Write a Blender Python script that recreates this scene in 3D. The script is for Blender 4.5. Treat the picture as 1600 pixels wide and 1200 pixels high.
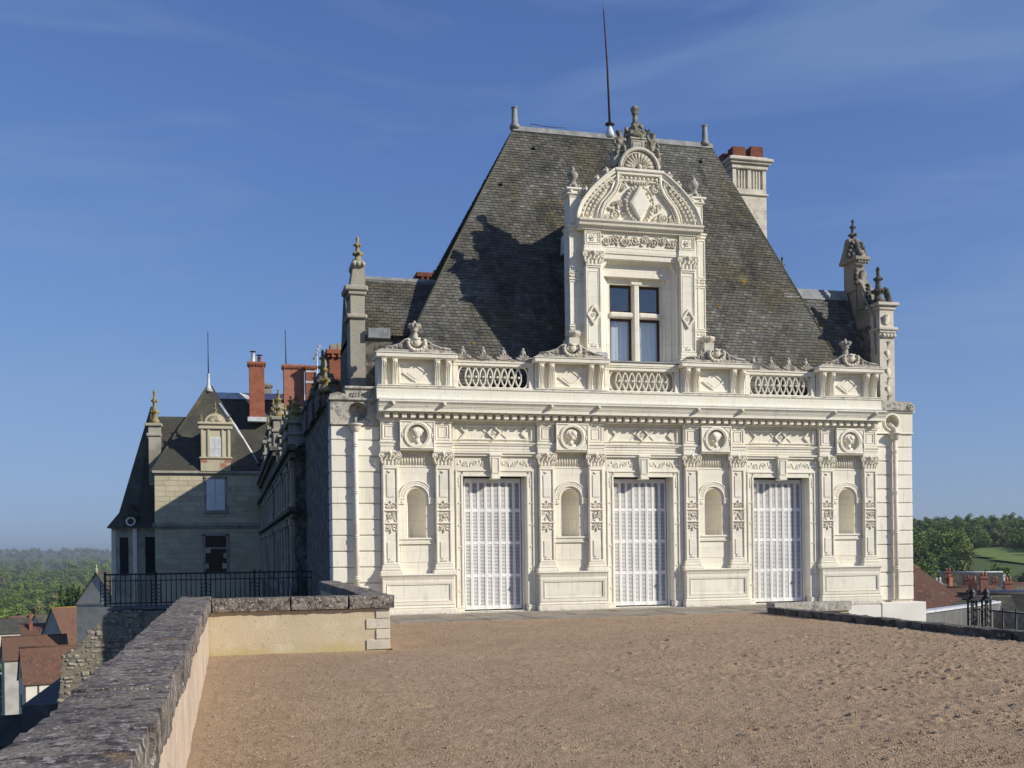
import bpy, bmesh, math, random
import numpy as np
from mathutils import Vector, Matrix
R = math.radians
for o in list(bpy.data.objects): bpy.data.objects.remove(o)
SC = bpy.context.scene; COL = SC.collection

# ------------------------------------------------------------------ camera, sky, sun, exposure
F = 1680.0; YAW = R(14.7); YH = 860.4; ROLL = .013; CAM = Vector((-2.48, -27.7, 1.6))
cd = bpy.data.cameras.new('camera'); cam = bpy.data.objects.new('camera', cd); COL.objects.link(cam)
cd.sensor_width = 36; cd.lens = F*36/1600; cd.shift_y = (YH-600)/1600; cd.clip_start = .1; cd.clip_end = 20000
cam.matrix_world = Matrix.Translation(CAM) @ Matrix.Rotation(-YAW, 4, 'Z') @ Matrix.Rotation(math.pi/2, 4, 'X') @ Matrix.Rotation(-ROLL, 4, 'Z')
SC.camera = cam
SUN_AZ, SUN_EL = R(54), R(27.5)          # azimuth to the right of -Y
sd = Vector((math.sin(SUN_AZ)*math.cos(SUN_EL), -math.cos(SUN_AZ)*math.cos(SUN_EL), math.sin(SUN_EL)))
W = bpy.data.worlds.new('World'); SC.world = W; W.use_nodes = True
nt = W.node_tree; N = nt.nodes; L = nt.links
bg = N['Background']
sky = N.new('ShaderNodeTexSky'); sky.sky_type = 'NISHITA'; sky.sun_disc = False
sky.sun_elevation = SUN_EL; sky.sun_rotation = math.atan2(sd.x, sd.y)
sky.altitude = 100; sky.air_density = 1.0; sky.dust_density = .25; sky.ozone_density = 3.0
tc = N.new('ShaderNodeTexCoord'); mp = N.new('ShaderNodeMapping'); mp.inputs['Scale'].default_value = (1.3, 1.3, 7); mp.inputs['Rotation'].default_value = (.15, .1, .4)
nz = N.new('ShaderNodeTexNoise'); nz.inputs['Scale'].default_value = 2.2; nz.inputs['Detail'].default_value = 7; nz.inputs['Roughness'].default_value = .55; nz.inputs['Distortion'].default_value = .6
cr = N.new('ShaderNodeValToRGB'); cr.color_ramp.elements[0].position = .47; cr.color_ramp.elements[1].position = .74
cr.color_ramp.elements[1].color = (.34, .34, .34, 1)
mx = N.new('ShaderNodeMix'); mx.data_type = 'RGBA'; mx.inputs['B'].default_value = (2.3, 3.4, 5.2, 1)
L.new(tc.outputs['Generated'], mp.inputs['Vector']); L.new(mp.outputs['Vector'], nz.inputs['Vector']); L.new(nz.outputs['Fac'], cr.inputs['Fac'])
L.new(cr.outputs['Color'], mx.inputs['Factor']); tn = N.new('ShaderNodeMix'); tn.data_type = 'RGBA'; tn.blend_type = 'MULTIPLY'; tn.inputs['Factor'].default_value = 1; tn.inputs['B'].default_value = (.72, .77, 1.10, 1); L.new(sky.outputs['Color'], tn.inputs['A']); 
# shoulder on the brightest part of the sky, as a camera records it (all directions alike)
v1 = N.new('ShaderNodeVectorMath'); v1.operation = 'DIVIDE'; v1.inputs[1].default_value = (2.9, 4.0, 5.9); L.new(tn.outputs['Result'], v1.inputs[0])
v2 = N.new('ShaderNodeVectorMath'); v2.operation = 'MULTIPLY_ADD'; v2.inputs[2].default_value = (1, 1, 1); L.new(v1.outputs[0], v2.inputs[0]); L.new(v1.outputs[0], v2.inputs[1])
v3 = N.new('ShaderNodeGamma'); v3.inputs['Gamma'].default_value = .5; L.new(v2.outputs[0], v3.inputs['Color'])
v4 = N.new('ShaderNodeVectorMath'); v4.operation = 'DIVIDE'; L.new(tn.outputs['Result'], v4.inputs[0]); L.new(v3.outputs[0], v4.inputs[1])
v5 = N.new('ShaderNodeVectorMath'); v5.operation = 'MULTIPLY'; v5.inputs[1].default_value = (1.05, 1.15, 1.23); L.new(v4.outputs[0], v5.inputs[0])
L.new(v5.outputs[0], mx.inputs['A']); L.new(mx.outputs['Result'], bg.inputs['Color'])
bg.inputs['Strength'].default_value = .115
sl = bpy.data.lights.new('sun', 'SUN'); sl.energy = 4.9; sl.angle = R(.5); sl.color = (1, .945, .84)
so = bpy.data.objects.new('sun', sl); COL.objects.link(so); so.rotation_euler = sd.to_track_quat('Z', 'Y').to_euler(); so.location = (30, -30, 40)
SC.view_settings.view_transform = 'Standard'; SC.view_settings.look = 'None'; SC.view_settings.gamma = 1; SC.view_settings.exposure = 0
SC.view_settings.use_curve_mapping = False

# ------------------------------------------------------------------ pixel helpers (a pixel gives a direction; depth comes from the thing)
def ray(x, y):
    y = y+.011*(x-983); dx, dy = x-800, y-YH; c, n = math.cos(ROLL), math.sin(ROLL)
    x, y = c*dx-n*dy, n*dx+c*dy
    xc, zc = x/F, -y/F; ca, sa = math.cos(YAW), math.sin(YAW)
    return Vector((xc*ca+sa, ca-xc*sa, zc))
def at(x, y, depth): return CAM+ray(x, y)*depth
def on_z(x, y, z):
    r = ray(x, y); return CAM+r*((z-CAM.z)/r.z)
def on_y(x, y, Y):
    r = ray(x, y); return CAM+r*((Y-CAM.y)/r.y)

# ------------------------------------------------------------------ materials
def srgb(r, g, b):
    f = lambda c: (c/255/12.92 if c/255 <= .04045 else ((c/255+.055)/1.055)**2.4)
    return (f(r), f(g), f(b))
MATS = {}
def mat(name, col, rough=.85, layers=(), bump=None, rnd=0., spec=.25, metal=0., tint=None, obj=False, joints=None):
    m = bpy.data.materials.new(name); m.use_nodes = True; nt = m.node_tree; N = nt.nodes; L = nt.links
    b = N['Principled BSDF']; b.inputs['Roughness'].default_value = rough; b.inputs['Specular IOR Level'].default_value = spec; b.inputs['Metallic'].default_value = metal
    if obj:
        tcn = N.new('ShaderNodeTexCoord'); P = tcn.outputs['Object']
    else:
        g = N.new('ShaderNodeNewGeometry'); P = g.outputs['Position']
    cur = N.new('ShaderNodeRGB'); cur.outputs[0].default_value = (*col, 1); cur = cur.outputs[0]
    def noise(sc, det=5, st=(1, 1, 1), rgh=.55, off=0.):
        mpn = N.new('ShaderNodeMapping'); mpn.inputs['Scale'].default_value = st; mpn.inputs['Location'].default_value = (off, off*1.7, off*.6)
        t = N.new('ShaderNodeTexNoise'); t.inputs['Scale'].default_value = sc; t.inputs['Detail'].default_value = det; t.inputs['Roughness'].default_value = rgh
        L.new(P, mpn.inputs['Vector']); L.new(mpn.outputs['Vector'], t.inputs['Vector']); return t.outputs['Fac']
    for i, ly in enumerate(layers):
        fac = noise(ly.get('scale', 3), ly.get('det', 5), ly.get('st', (1, 1, 1)), ly.get('rgh', .55), i*3.7+ly.get('off', 0))
        if 'z' in ly:                    # a stain that belongs to a height band (splash dirt, moss at a foot)
            z0, z1 = ly['z']
            sx = N.new('ShaderNodeSeparateXYZ'); L.new(P, sx.inputs[0])
            mr = N.new('ShaderNodeMapRange'); mr.inputs['From Min'].default_value = z0; mr.inputs['From Max'].default_value = z1
            mr.inputs['To Min'].default_value = .35; mr.inputs['To Max'].default_value = -.45; mr.clamp = True
            L.new(sx.outputs['Z'], mr.inputs['Value'])
            ad = N.new('ShaderNodeMath'); ad.operation = 'ADD'; L.new(fac, ad.inputs[0]); L.new(mr.outputs[0], ad.inputs[1]); fac = ad.outputs[0]
        if 'zr' in ly:                   # a stain round one ledge height
            sx = N.new('ShaderNodeSeparateXYZ'); L.new(P, sx.inputs[0])
            s1 = N.new('ShaderNodeMath'); s1.operation = 'SUBTRACT'; s1.inputs[1].default_value = ly['zr'][0]; L.new(sx.outputs['Z'], s1.inputs[0])
            s2 = N.new('ShaderNodeMath'); s2.operation = 'ABSOLUTE'; L.new(s1.outputs[0], s2.inputs[0])
            mr = N.new('ShaderNodeMapRange'); mr.inputs['From Max'].default_value = ly['zr'][1]; mr.inputs['To Min'].default_value = .2; mr.inputs['To Max'].default_value = -.4; L.new(s2.outputs[0], mr.inputs['Value'])
            ad = N.new('ShaderNodeMath'); ad.operation = 'ADD'; L.new(fac, ad.inputs[0]); L.new(mr.outputs[0], ad.inputs[1]); fac = ad.outputs[0]
        mr = N.new('ShaderNodeMapRange'); mr.interpolation_type = 'SMOOTHSTEP'
        mr.inputs['From Min'].default_value = ly.get('lo', .45); mr.inputs['From Max'].default_value = ly.get('hi', .65); mr.inputs['To Max'].default_value = ly.get('amt', 1)
        L.new(fac, mr.inputs['Value'])
        mxn = N.new('ShaderNodeMix'); mxn.data_type = 'RGBA'; mxn.inputs['B'].default_value = (*ly['col'], 1)
        L.new(mr.outputs[0], mxn.inputs['Factor']); L.new(cur, mxn.inputs['A']); cur = mxn.outputs['Result']
    if joints:
        sx = N.new('ShaderNodeSeparateXYZ'); L.new(P, sx.inputs[0]); cb = N.new('ShaderNodeCombineXYZ'); L.new(sx.outputs['X'], cb.inputs['X']); L.new(sx.outputs['Z'], cb.inputs['Y'])
        br = N.new('ShaderNodeTexBrick'); br.inputs['Scale'].default_value = 1; br.inputs['Brick Width'].default_value = .93; br.inputs['Row Height'].default_value = joints; br.inputs['Mortar Size'].default_value = .006; br.inputs['Mortar Smooth'].default_value = .4
        br.inputs['Color1'].default_value = (1, 1, 1, 1); br.inputs['Color2'].default_value = (.915, .905, .88, 1); br.inputs['Mortar'].default_value = (.74, .72, .68, 1); L.new(cb.outputs[0], br.inputs['Vector'])
        mu = N.new('ShaderNodeMix'); mu.data_type = 'RGBA'; mu.blend_type = 'MULTIPLY'; mu.inputs['Factor'].default_value = .8; L.new(cur, mu.inputs['A']); L.new(br.outputs['Color'], mu.inputs['B']); cur = mu.outputs['Result']
    if rnd:
        oi = N.new('ShaderNodeObjectInfo'); mr = N.new('ShaderNodeMapRange'); mr.inputs['To Min'].default_value = 1-rnd; mr.inputs['To Max'].default_value = 1+rnd
        L.new(oi.outputs['Random'], mr.inputs['Value'])
        hs = N.new('ShaderNodeHueSaturation'); L.new(mr.outputs[0], hs.inputs['Value']); L.new(cur, hs.inputs['Color']); cur = hs.outputs[0]
    if tint:
        an = N.new('ShaderNodeAttribute'); an.attribute_name = tint
        mu = N.new('ShaderNodeMix'); mu.data_type = 'RGBA'; mu.blend_type = 'MULTIPLY'; mu.inputs['Factor'].default_value = 1
        L.new(cur, mu.inputs['A']); L.new(an.outputs['Color'], mu.inputs['B']); cur = mu.outputs['Result']
    L.new(cur, b.inputs['Base Color'])
    if bump:
        bn = N.new('ShaderNodeBump'); bn.inputs['Distance'].default_value = bump[2] if len(bump) > 2 else .01; bn.inputs['Strength'].default_value = bump[1]
        L.new(noise(bump[0], 6, bump[3] if len(bump) > 3 else (1, 1, 1), .62), bn.inputs['Height']); L.new(bn.outputs[0], b.inputs['Normal'])
    MATS[name] = m; return m
mat('stone', (.85, .80, .67), .88, [dict(scale=.7, col=(.78, .735, .615), lo=.4, hi=.7, amt=.7), dict(scale=5, col=(.70, .66, .56), lo=.52, hi=.72, amt=.5),
    dict(scale=2.2, st=(1, 1, .25), col=(.60, .57, .48), lo=.57, hi=.75, amt=.5), dict(scale=6, col=(.62, .53, .46), z=(-.1, .75), lo=.62, hi=.95, amt=.6), dict(scale=14, col=(.42, .38, .33), z=(-.05, .22), lo=.7, hi=.9, amt=.75), dict(scale=5, st=(1, 1, .5), col=(.40, .375, .33), zr=(5.86, .22), lo=.62, hi=.85, amt=.7), dict(scale=7, st=(2.2, 2.2, .18), col=(.50, .47, .40), lo=.57, hi=.74, amt=.6, off=3), dict(scale=.9, col=(.74, .62, .36), lo=.70, hi=.78, amt=.5, off=12)], (30, .3, .014), rnd=.03, joints=.405)
mat('stone_top', (.50, .455, .375), .92, [dict(scale=1.5, col=(.34, .31, .26), lo=.42, hi=.62, amt=.8), dict(scale=7, col=(.20, .19, .17), lo=.5, hi=.62, amt=.85),
    dict(scale=16, col=(.10, .10, .09), lo=.58, hi=.68, amt=.7), dict(scale=4, col=(.62, .58, .48), lo=.58, hi=.7, amt=.7, off=9)], (28, .4, .02), rnd=.05)
mat('stone_carved', (.66, .60, .48), .9, [dict(scale=2.0, col=(.48, .44, .36), lo=.42, hi=.65, amt=.8), dict(scale=9, col=(.26, .24, .20), lo=.57, hi=.7, amt=.6)], (30, .35, .015), rnd=.04)
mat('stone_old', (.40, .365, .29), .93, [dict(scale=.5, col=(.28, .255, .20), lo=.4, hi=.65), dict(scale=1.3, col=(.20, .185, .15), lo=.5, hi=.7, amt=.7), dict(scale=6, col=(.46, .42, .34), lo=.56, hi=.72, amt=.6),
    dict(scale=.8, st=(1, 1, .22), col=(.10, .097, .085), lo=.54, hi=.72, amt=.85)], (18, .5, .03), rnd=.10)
mat('stone_end', (.56, .50, .35), .93, [dict(scale=.5, col=(.50, .43, .29), lo=.4, hi=.65), dict(scale=6, col=(.56, .50, .37), lo=.56, hi=.72, amt=.6),
    dict(scale=.7, st=(1, 1, .25), col=(.14, .13, .10), lo=.56, hi=.72, amt=.85)], (18, .5, .03), rnd=.10)
mat('stone_clean', (.80, .755, .66), .9, [dict(scale=.9, col=(.72, .68, .60), lo=.42, hi=.68), dict(scale=3, st=(1, 1, .3), col=(.62, .58, .51), lo=.58, hi=.74, amt=.5)], (30, .25, .012))
mat('stone_mossy', (.34, .29, .17), .95, [dict(scale=3.5, col=(.30, .22, .05), lo=.40, hi=.58), dict(scale=9, col=(.10, .095, .07), lo=.5, hi=.64, amt=.9), dict(scale=12, col=(.44, .40, .30), lo=.6, hi=.7, amt=.7)], (25, .6, .03), rnd=.08)
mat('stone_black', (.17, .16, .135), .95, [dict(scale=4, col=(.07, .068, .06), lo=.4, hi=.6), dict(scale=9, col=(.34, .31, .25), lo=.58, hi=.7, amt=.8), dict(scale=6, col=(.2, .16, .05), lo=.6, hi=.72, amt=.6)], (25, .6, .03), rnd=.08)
mat('statue', (.30, .28, .21), .95, [dict(scale=8, col=(.13, .125, .09), lo=.42, hi=.6), dict(scale=14, col=(.45, .41, .32), lo=.58, hi=.7, amt=.7)], (30, .5, .015))
mat('slate', (.116, .110, .092), .75, [dict(scale=.45, col=(.122, .108, .066), lo=.44, hi=.64, amt=.85), dict(scale=1.3, col=(.058, .058, .056), lo=.5, hi=.7, amt=.8), dict(scale=3.3, col=(.14, .14, .128), lo=.58, hi=.72, amt=.6),
    dict(scale=.28, col=(.175, .170, .150), lo=.48, hi=.62, amt=.6, off=21), dict(scale=1.1, st=(1, 1, .12), col=(.185, .18, .16), lo=.52, hi=.68, amt=.55, off=8), dict(scale=1.6, st=(1, 1, .15), col=(.052, .052, .048), lo=.54, hi=.68, amt=.55, off=15), dict(scale=9, col=(.19, .185, .165), lo=.62, hi=.7, amt=.55), dict(scale=2.1, col=(.26, .155, .02), lo=.655, hi=.69, amt=.9, det=8, off=5)], (40, .5, .01), tint='tint', spec=.12)
mat('slate_far', (.062, .060, .050), .7, [dict(scale=.6, col=(.10, .092, .062), lo=.42, hi=.64), dict(scale=1.8, col=(.055, .055, .052), lo=.5, hi=.68, amt=.8), dict(scale=7, st=(.3, .3, 2.5), col=(.13, .125, .11), lo=.58, hi=.7, amt=.6)], (12, .5, .02, (.4, .4, 4)), spec=.12)
mat('lead', (.27, .27, .26), .6, [dict(scale=3, col=(.18, .185, .18), lo=.4, hi=.65), dict(scale=8, col=(.36, .35, .31), lo=.55, hi=.7)], (12, .25, .02), spec=.5)
mat('lead_white', (.62, .63, .63), .5, [dict(scale=2, col=(.45, .46, .46), lo=.45, hi=.65)], (12, .25, .02), spec=.5)
mat('paint_white', (.83, .81, .765), .55, [dict(scale=1.5, col=(.75, .73, .69), lo=.45, hi=.7), dict(scale=12, st=(1, 1, .3), col=(.62, .61, .60), lo=.62, hi=.75, amt=.5)], (30, .12, .004), rnd=.02, spec=.4)
mat('pipe', (.74, .69, .60), .6, [dict(scale=3, col=(.62, .56, .48), lo=.45, hi=.65), dict(scale=5, col=(.35, .40, .36), lo=.6, hi=.72, amt=.6)], None, spec=.4)
mat('gravel', (.525, .365, .235), .95, [dict(scale=.35, col=(.57, .405, .245), lo=.4, hi=.65, amt=.6), dict(scale=1.7, col=(.43, .295, .17), lo=.45, hi=.68, amt=.6), dict(scale=55, col=(.22, .16, .10), lo=.5, hi=.7, amt=.7), dict(scale=120, col=(.56, .46, .34), lo=.58, hi=.72, amt=.7)], (60, 1., .04))
mat('pebble', (.44, .315, .20), .9, [dict(scale=30, col=(.30, .22, .14), lo=.4, hi=.6), dict(scale=47, col=(.55, .47, .37), lo=.58, hi=.66)], None)
mat('paving', (.36, .31, .24), .92, [dict(scale=1.2, col=(.27, .235, .18), lo=.4, hi=.62), dict(scale=8, col=(.17, .15, .12), lo=.52, hi=.66, amt=.7), dict(scale=20, col=(.42, .37, .30), lo=.58, hi=.7, amt=.6)], (25, .5, .02), rnd=.06)
mat('quoin', (.60, .54, .43), .9, [dict(scale=3, col=(.50, .45, .36), lo=.42, hi=.65), dict(scale=9, col=(.36, .33, .27), lo=.58, hi=.72, amt=.6)], (30, .4, .015), rnd=.06)
mat('render_wall', (.54, .445, .30), .93, [dict(scale=.9, col=(.50, .42, .29), lo=.4, hi=.65), dict(scale=2.4, col=(.60, .52, .37), lo=.5, hi=.7, amt=.8), dict(scale=1.5, col=(.43, .37, .13), z=(.0, .55), lo=.62, hi=.98, amt=.6), dict(scale=14, col=(.33, .30, .24), lo=.58, hi=.72, amt=.6)], (30, .45, .02), rnd=.03)
mat('render_pink', (.56, .44, .33), .93, [dict(scale=1.2, col=(.46, .37, .28), lo=.4, hi=.65), dict(scale=3.5, col=(.64, .53, .42), lo=.52, hi=.7, amt=.8), dict(scale=18, col=(.36, .29, .23), lo=.56, hi=.72, amt=.7)], (24, .6, .03))
mat('coping', (.285, .250, .205), .95, [dict(scale=2.0, col=(.18, .15, .13), lo=.38, hi=.6), dict(scale=10, col=(.06, .052, .048), lo=.50, hi=.62, amt=.9), dict(scale=17, col=(.46, .42, .38), lo=.565, hi=.64, amt=.9),
    dict(scale=34, col=(.58, .55, .51), lo=.60, hi=.67, amt=.85), dict(scale=2.6, col=(.33, .20, .07), lo=.60, hi=.70, amt=.7, det=8, off=4), dict(scale=44, col=(.05, .045, .04), lo=.56, hi=.66, amt=.7, off=2)], (26, 1.0, .05), rnd=.1)
mat('rubble', (.40, .35, .26), .95, [dict(scale=3, col=(.24, .21, .155), lo=.4, hi=.6), dict(scale=7, col=(.10, .10, .08), lo=.53, hi=.66, amt=.8), dict(scale=10, col=(.52, .47, .37), lo=.58, hi=.7, amt=.8)], (12, .8, .05), rnd=.16)
mat('mortar', (.25, .22, .165), .95, [dict(scale=5, col=(.14, .125, .1), lo=.45, hi=.65)], (20, .6, .03))
mat('brick_red', (.34, .125, .07), .9, [dict(scale=3, col=(.27, .095, .055), lo=.4, hi=.65), dict(scale=9, col=(.20, .07, .04), lo=.56, hi=.7, amt=.7)], (30, .4, .02), rnd=.12)
mat('brick_pink', (.43, .19, .125), .9, [dict(scale=3, col=(.36, .15, .10), lo=.4, hi=.65)], (30, .4, .02), rnd=.05)
mat('terracotta', (.21, .075, .045), .85, [dict(scale=6, col=(.14, .055, .04), lo=.4, hi=.65)], (25, .3, .01), rnd=.1)
mat('iron', (.018, .019, .02), .5, [dict(scale=20, col=(.05, .03, .02), lo=.6, hi=.7)], None, spec=.5)
mat('rust', (.085, .035, .03), .7, [dict(scale=6, col=(.05, .025, .022), lo=.45, hi=.6)], None)
mat('wood_brown', (.06, .028, .018), .55, [dict(scale=8, st=(1, 1, .1), col=(.04, .018, .012), lo=.45, hi=.6)], None, spec=.4)
mat('timber', (.10, .075, .055), .8, [dict(scale=8, col=(.06, .045, .035), lo=.45, hi=.6)], None)
mat('dark_room', (.02, .02, .022), .9)
mat('curtain', (.86, .86, .85), .9, [dict(scale=6, st=(3, 1, .15), col=(.74, .74, .75), lo=.45, hi=.65)], None)
mat('plaster', (.66, .62, .54), .9, [dict(scale=.6, col=(.56, .52, .44), lo=.4, hi=.65), dict(scale=3, col=(.45, .42, .36), lo=.58, hi=.72, amt=.6)], None, rnd=.08)
mat('plaster_grey', (.45, .43, .39), .9, [dict(scale=.6, col=(.36, .34, .30), lo=.4, hi=.65)], None, rnd=.1)
mat('tile', (.135, .068, .045), .9, [dict(scale=1.1, col=(.085, .052, .04), lo=.46, hi=.62, amt=.8, off=6), dict(scale=3.2, col=(.25, .20, .15), lo=.58, hi=.68, amt=.6, off=2), dict(scale=.5, col=(.13, .075, .05), lo=.4, hi=.62), dict(scale=2.2, col=(.18, .09, .052), lo=.52, hi=.7, amt=.8), dict(scale=5, col=(.40, .36, .30), lo=.66, hi=.73, amt=.6), dict(scale=7, st=(.4, .4, 3), col=(.12, .06, .04), lo=.55, hi=.68, amt=.6)], (9, .6, .04, (.5, .5, 4)), rnd=.12)  # brown tile, darkened in colour to stand in for the castle's shadow over the village
mat('tile_ridge', (.36, .22, .045), .9, [dict(scale=3, col=(.24, .13, .06), lo=.45, hi=.6)], (9, .5, .03))
mat('zinc', (.42, .44, .46), .45, [dict(scale=2, col=(.34, .36, .38), lo=.45, hi=.65)], None, spec=.5)
mat('asphalt', (.10, .098, .092), .9, [dict(scale=2, col=(.14, .135, .125), lo=.45, hi=.65)], (30, .4, .02))
mat('wall_grey', (.15, .145, .135), .9, [dict(scale=.9, col=(.12, .117, .11), lo=.4, hi=.65), dict(scale=3, st=(1, 1, .3), col=(.20, .2, .19), lo=.56, hi=.7, amt=.6)], (14, .4, .02))  # grey render, with the yard wall's shade put into a darker base colour
mat('bark', (.10, .075, .055), .95, [dict(scale=6, col=(.06, .045, .035), lo=.45, hi=.6)], None)
mat('terrain', (.085, .120, .034), .95, [dict(scale=.006, col=(.10, .125, .042), lo=.45, hi=.6), dict(scale=.02, col=(.045, .065, .022), lo=.5, hi=.65), dict(scale=.2, col=(.075, .07, .04), lo=.56, hi=.7, amt=.7)], None)
mat('meadow', (.15, .215, .045), .95, [dict(scale=.03, col=(.18, .22, .06), lo=.45, hi=.62), dict(scale=.3, col=(.12, .17, .04), lo=.5, hi=.65)], None)
def leafmat(name, a, b):
    m = mat(name, a, .7, [dict(scale=.35, col=b, lo=.42, hi=.6), dict(scale=2, col=tuple(c*.65 for c in a), lo=.5, hi=.65, amt=.8)], None, rnd=.18, tint='tint', obj=True)
    return m
leafmat('leaf_green', (.115, .185, .030), (.15, .205, .038)); leafmat('leaf_dark', (.058, .100, .024), (.075, .120, .028)); leafmat('leaf_brown', (.165, .160, .052), (.135, .165, .048)); leafmat('leaf_yellow', (.20, .225, .045), (.165, .21, .042)); leafmat('leaf_cypress', (.050, .095, .022), (.07, .115, .028))
g = bpy.data.materials.new('glass'); g.use_nodes = True; b = g.node_tree.nodes['Principled BSDF']
gn, gl = g.node_tree.nodes, g.node_tree.links; gn.remove(b); tr_ = gn.new('ShaderNodeBsdfTransparent'); tr_.inputs[0].default_value = (.93, .95, .96, 1); gg = gn.new('ShaderNodeBsdfGlossy'); gg.inputs['Roughness'].default_value = .03; gm = gn.new('ShaderNodeMixShader'); gm.inputs[0].default_value = .15
gl.new(tr_.outputs[0], gm.inputs[1]); gl.new(gg.outputs[0], gm.inputs[2]); gl.new(gm.outputs[0], gn['Material Output'].inputs['Surface']); MATS['glass'] = g

# ------------------------------------------------------------------ mesh building
class MB:
    def __init__(s): s.v = []; s.f = []; s.sm = []; s.M = None
    def add(s, vs, fs, smooth=False):
        n = len(s.v)
        if s.M is not None: vs = [tuple(s.M @ Vector(p)) for p in vs]
        s.v += [tuple(p) for p in vs]; s.f += [tuple(i+n for i in q) for q in fs]; s.sm += [smooth]*len(fs); return s
    def box(s, x0, x1, y0, y1, z0, z1, c=0.):
        if x1 < x0: x0, x1 = x1, x0
        if y1 < y0: y0, y1 = y1, y0
        if z1 < z0: z0, z1 = z1, z0
        if c <= 0:
            v = [(x, y, z) for z in (z0, z1) for y in (y0, y1) for x in (x0, x1)]
            return s.add(v, [(0, 2, 3, 1), (4, 5, 7, 6), (0, 1, 5, 4), (2, 6, 7, 3), (0, 4, 6, 2), (1, 3, 7, 5)])
        c = min(c, (x1-x0)*.45, (y1-y0)*.45, (z1-z0)*.45)
        bmm = bmesh.new(); bmesh.ops.create_cube(bmm, size=1)
        for q in bmm.verts: q.co = ((x0+x1)/2+q.co.x*(x1-x0), (y0+y1)/2+q.co.y*(y1-y0), (z0+z1)/2+q.co.z*(z1-z0))
        bmesh.ops.bevel(bmm, geom=list(bmm.edges), offset=c, segments=1, affect='EDGES')
        bmm.verts.index_update(); r = s.add([tuple(q.co) for q in bmm.verts], [tuple(q.index for q in fc.verts) for fc in bmm.faces]); bmm.free(); return r
    def prism(s, poly, a0, a1, ax='y'):          # polygon in the two other axes, extruded along ax
        n = len(poly)
        def P(p, t): return {'y': (p[0], t, p[1]), 'x': (t, p[0], p[1]), 'z': (p[0], p[1], t)}[ax]
        vs = [P(p, a0) for p in poly]+[P(p, a1) for p in poly]
        fs = [tuple(range(n)), tuple(range(2*n-1, n-1, -1))]+[(i, i+n, (i+1) % n+n, (i+1) % n) for i in range(n)]
        return s.add(vs, fs)
    def lathe(s, prof, cx, cy, n=10, z0=0, sc=1, smooth=True, square=False):
        vs = []; fs = []
        for r, z in prof:
            for k in range(n):
                a = 2*math.pi*(k+.5)/n; q = 1
                if square: q = 1/max(abs(math.cos(a)), abs(math.sin(a)))
                vs.append((cx+r*sc*q*math.cos(a), cy+r*sc*q*math.sin(a), z0+z*sc))
        for j in range(len(prof)-1):
            for k in range(n): fs.append((j*n+k, j*n+(k+1) % n, (j+1)*n+(k+1) % n, (j+1)*n+k))
        fs.append(tuple(range(n-1, -1, -1))); m = (len(prof)-1)*n; fs.append(tuple(range(m, m+n)))
        return s.add(vs, fs, smooth)
    def tube(s, pts, r, n=6, closed=False, flat=1.):
        pts = [Vector(p) for p in pts]; vs = []; fs = []; m = len(pts)
        for i, p in enumerate(pts):
            a = pts[(i-1) % m] if (closed or i > 0) else p; bb = pts[(i+1) % m] if (closed or i < m-1) else p
            t = (bb-a).normalized(); u = t.cross(Vector((0, 1, 0)))
            if u.length < .05: u = t.cross(Vector((1, 0, 0)))
            u.normalize(); w = u.cross(t); rr = r[i] if isinstance(r, (list, tuple)) else r
            for k in range(n):
                an = 2*math.pi*k/n; q = p+u*rr*math.cos(an)+w*rr*flat*math.sin(an); vs.append(tuple(q))
        for i in range(m if closed else m-1):
            j = (i+1) % m
            for k in range(n): fs.append((i*n+k, i*n+(k+1) % n, j*n+(k+1) % n, j*n+k))
        if not closed: fs += [tuple(range(n-1, -1, -1)), tuple(range((m-1)*n, m*n))]
        return s.add(vs, fs, True)
    def ball(s, x, y, z, r, sx=1, sy=1, sz=1, n=8, m=5):
        prof = [(math.sin(math.pi*(j+.001)/m)*1, -math.cos(math.pi*j/m)) for j in range(m+1)]
        vs = []; fs = []
        for q, zz in prof:
            for k in range(n): a = 2*math.pi*k/n; vs.append((x+r*sx*q*math.cos(a), y+r*sy*q*math.sin(a), z+r*sz*zz))
        for j in range(m):
            for k in range(n): fs.append((j*n+k, j*n+(k+1) % n, (j+1)*n+(k+1) % n, (j+1)*n+k))
        return s.add(vs, fs, True)
    def spiral(s, x, y, z, r, turns=1.6, th=.02, hand=1, a0=0., flat=1.):
        n = int(9*turns)+3; pts = []; rr = []
        for i in range(n):
            t = i/(n-1); a = a0+hand*turns*2*math.pi*t; q = r*(1-.82*t); pts.append((x+q*math.cos(a), y, z+q*math.sin(a))); rr.append(th*(1-.35*t))
        s.tube(pts, rr, 5, flat=flat); return s.ball(x, y, z, th*1.3, n=6, m=4)
    def leaf(s, x, y, z, ang, ln, w, out=.05, curl=1.):  # acanthus-like leaf in the XZ plane, curling out to -Y
        d = Vector((math.cos(ang), 0, math.sin(ang))); u = Vector((-math.sin(ang), 0, math.cos(ang))); vs = []; fs = []
        m = 5
        for j in range(m+1):
            t = j/m; wd = w*.5*(math.sin(math.pi*min(.98, .18+t*.8))**.7)*(1+.18*(j % 2)); yo = -out*(.35+curl*t*t); ll = ln*(t if t < .85 else .85-.3*(t-.85))
            for q, e in ((-1, .55), (0, -.35), (1, .55)):
                p = Vector((x, y, z))+d*ll+u*wd*q; vs.append((p.x, y+yo+out*e*.5, p.z))
            p = Vector((x, y, z))+d*ll; vs.append((p.x, y+.005, p.z))
        for j in range(m):
            a, b2 = j*4, (j+1)*4
            fs += [(a, a+1, b2+1, b2), (a+1, a+2, b2+2, b2+1), (a+3, a, b2, b2+3), (a+2, a+3, b2+3, b2+2)]
        fs += [(m*4, m*4+1, m*4+2, m*4+3)]
        return s.add(vs, fs, True)
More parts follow.
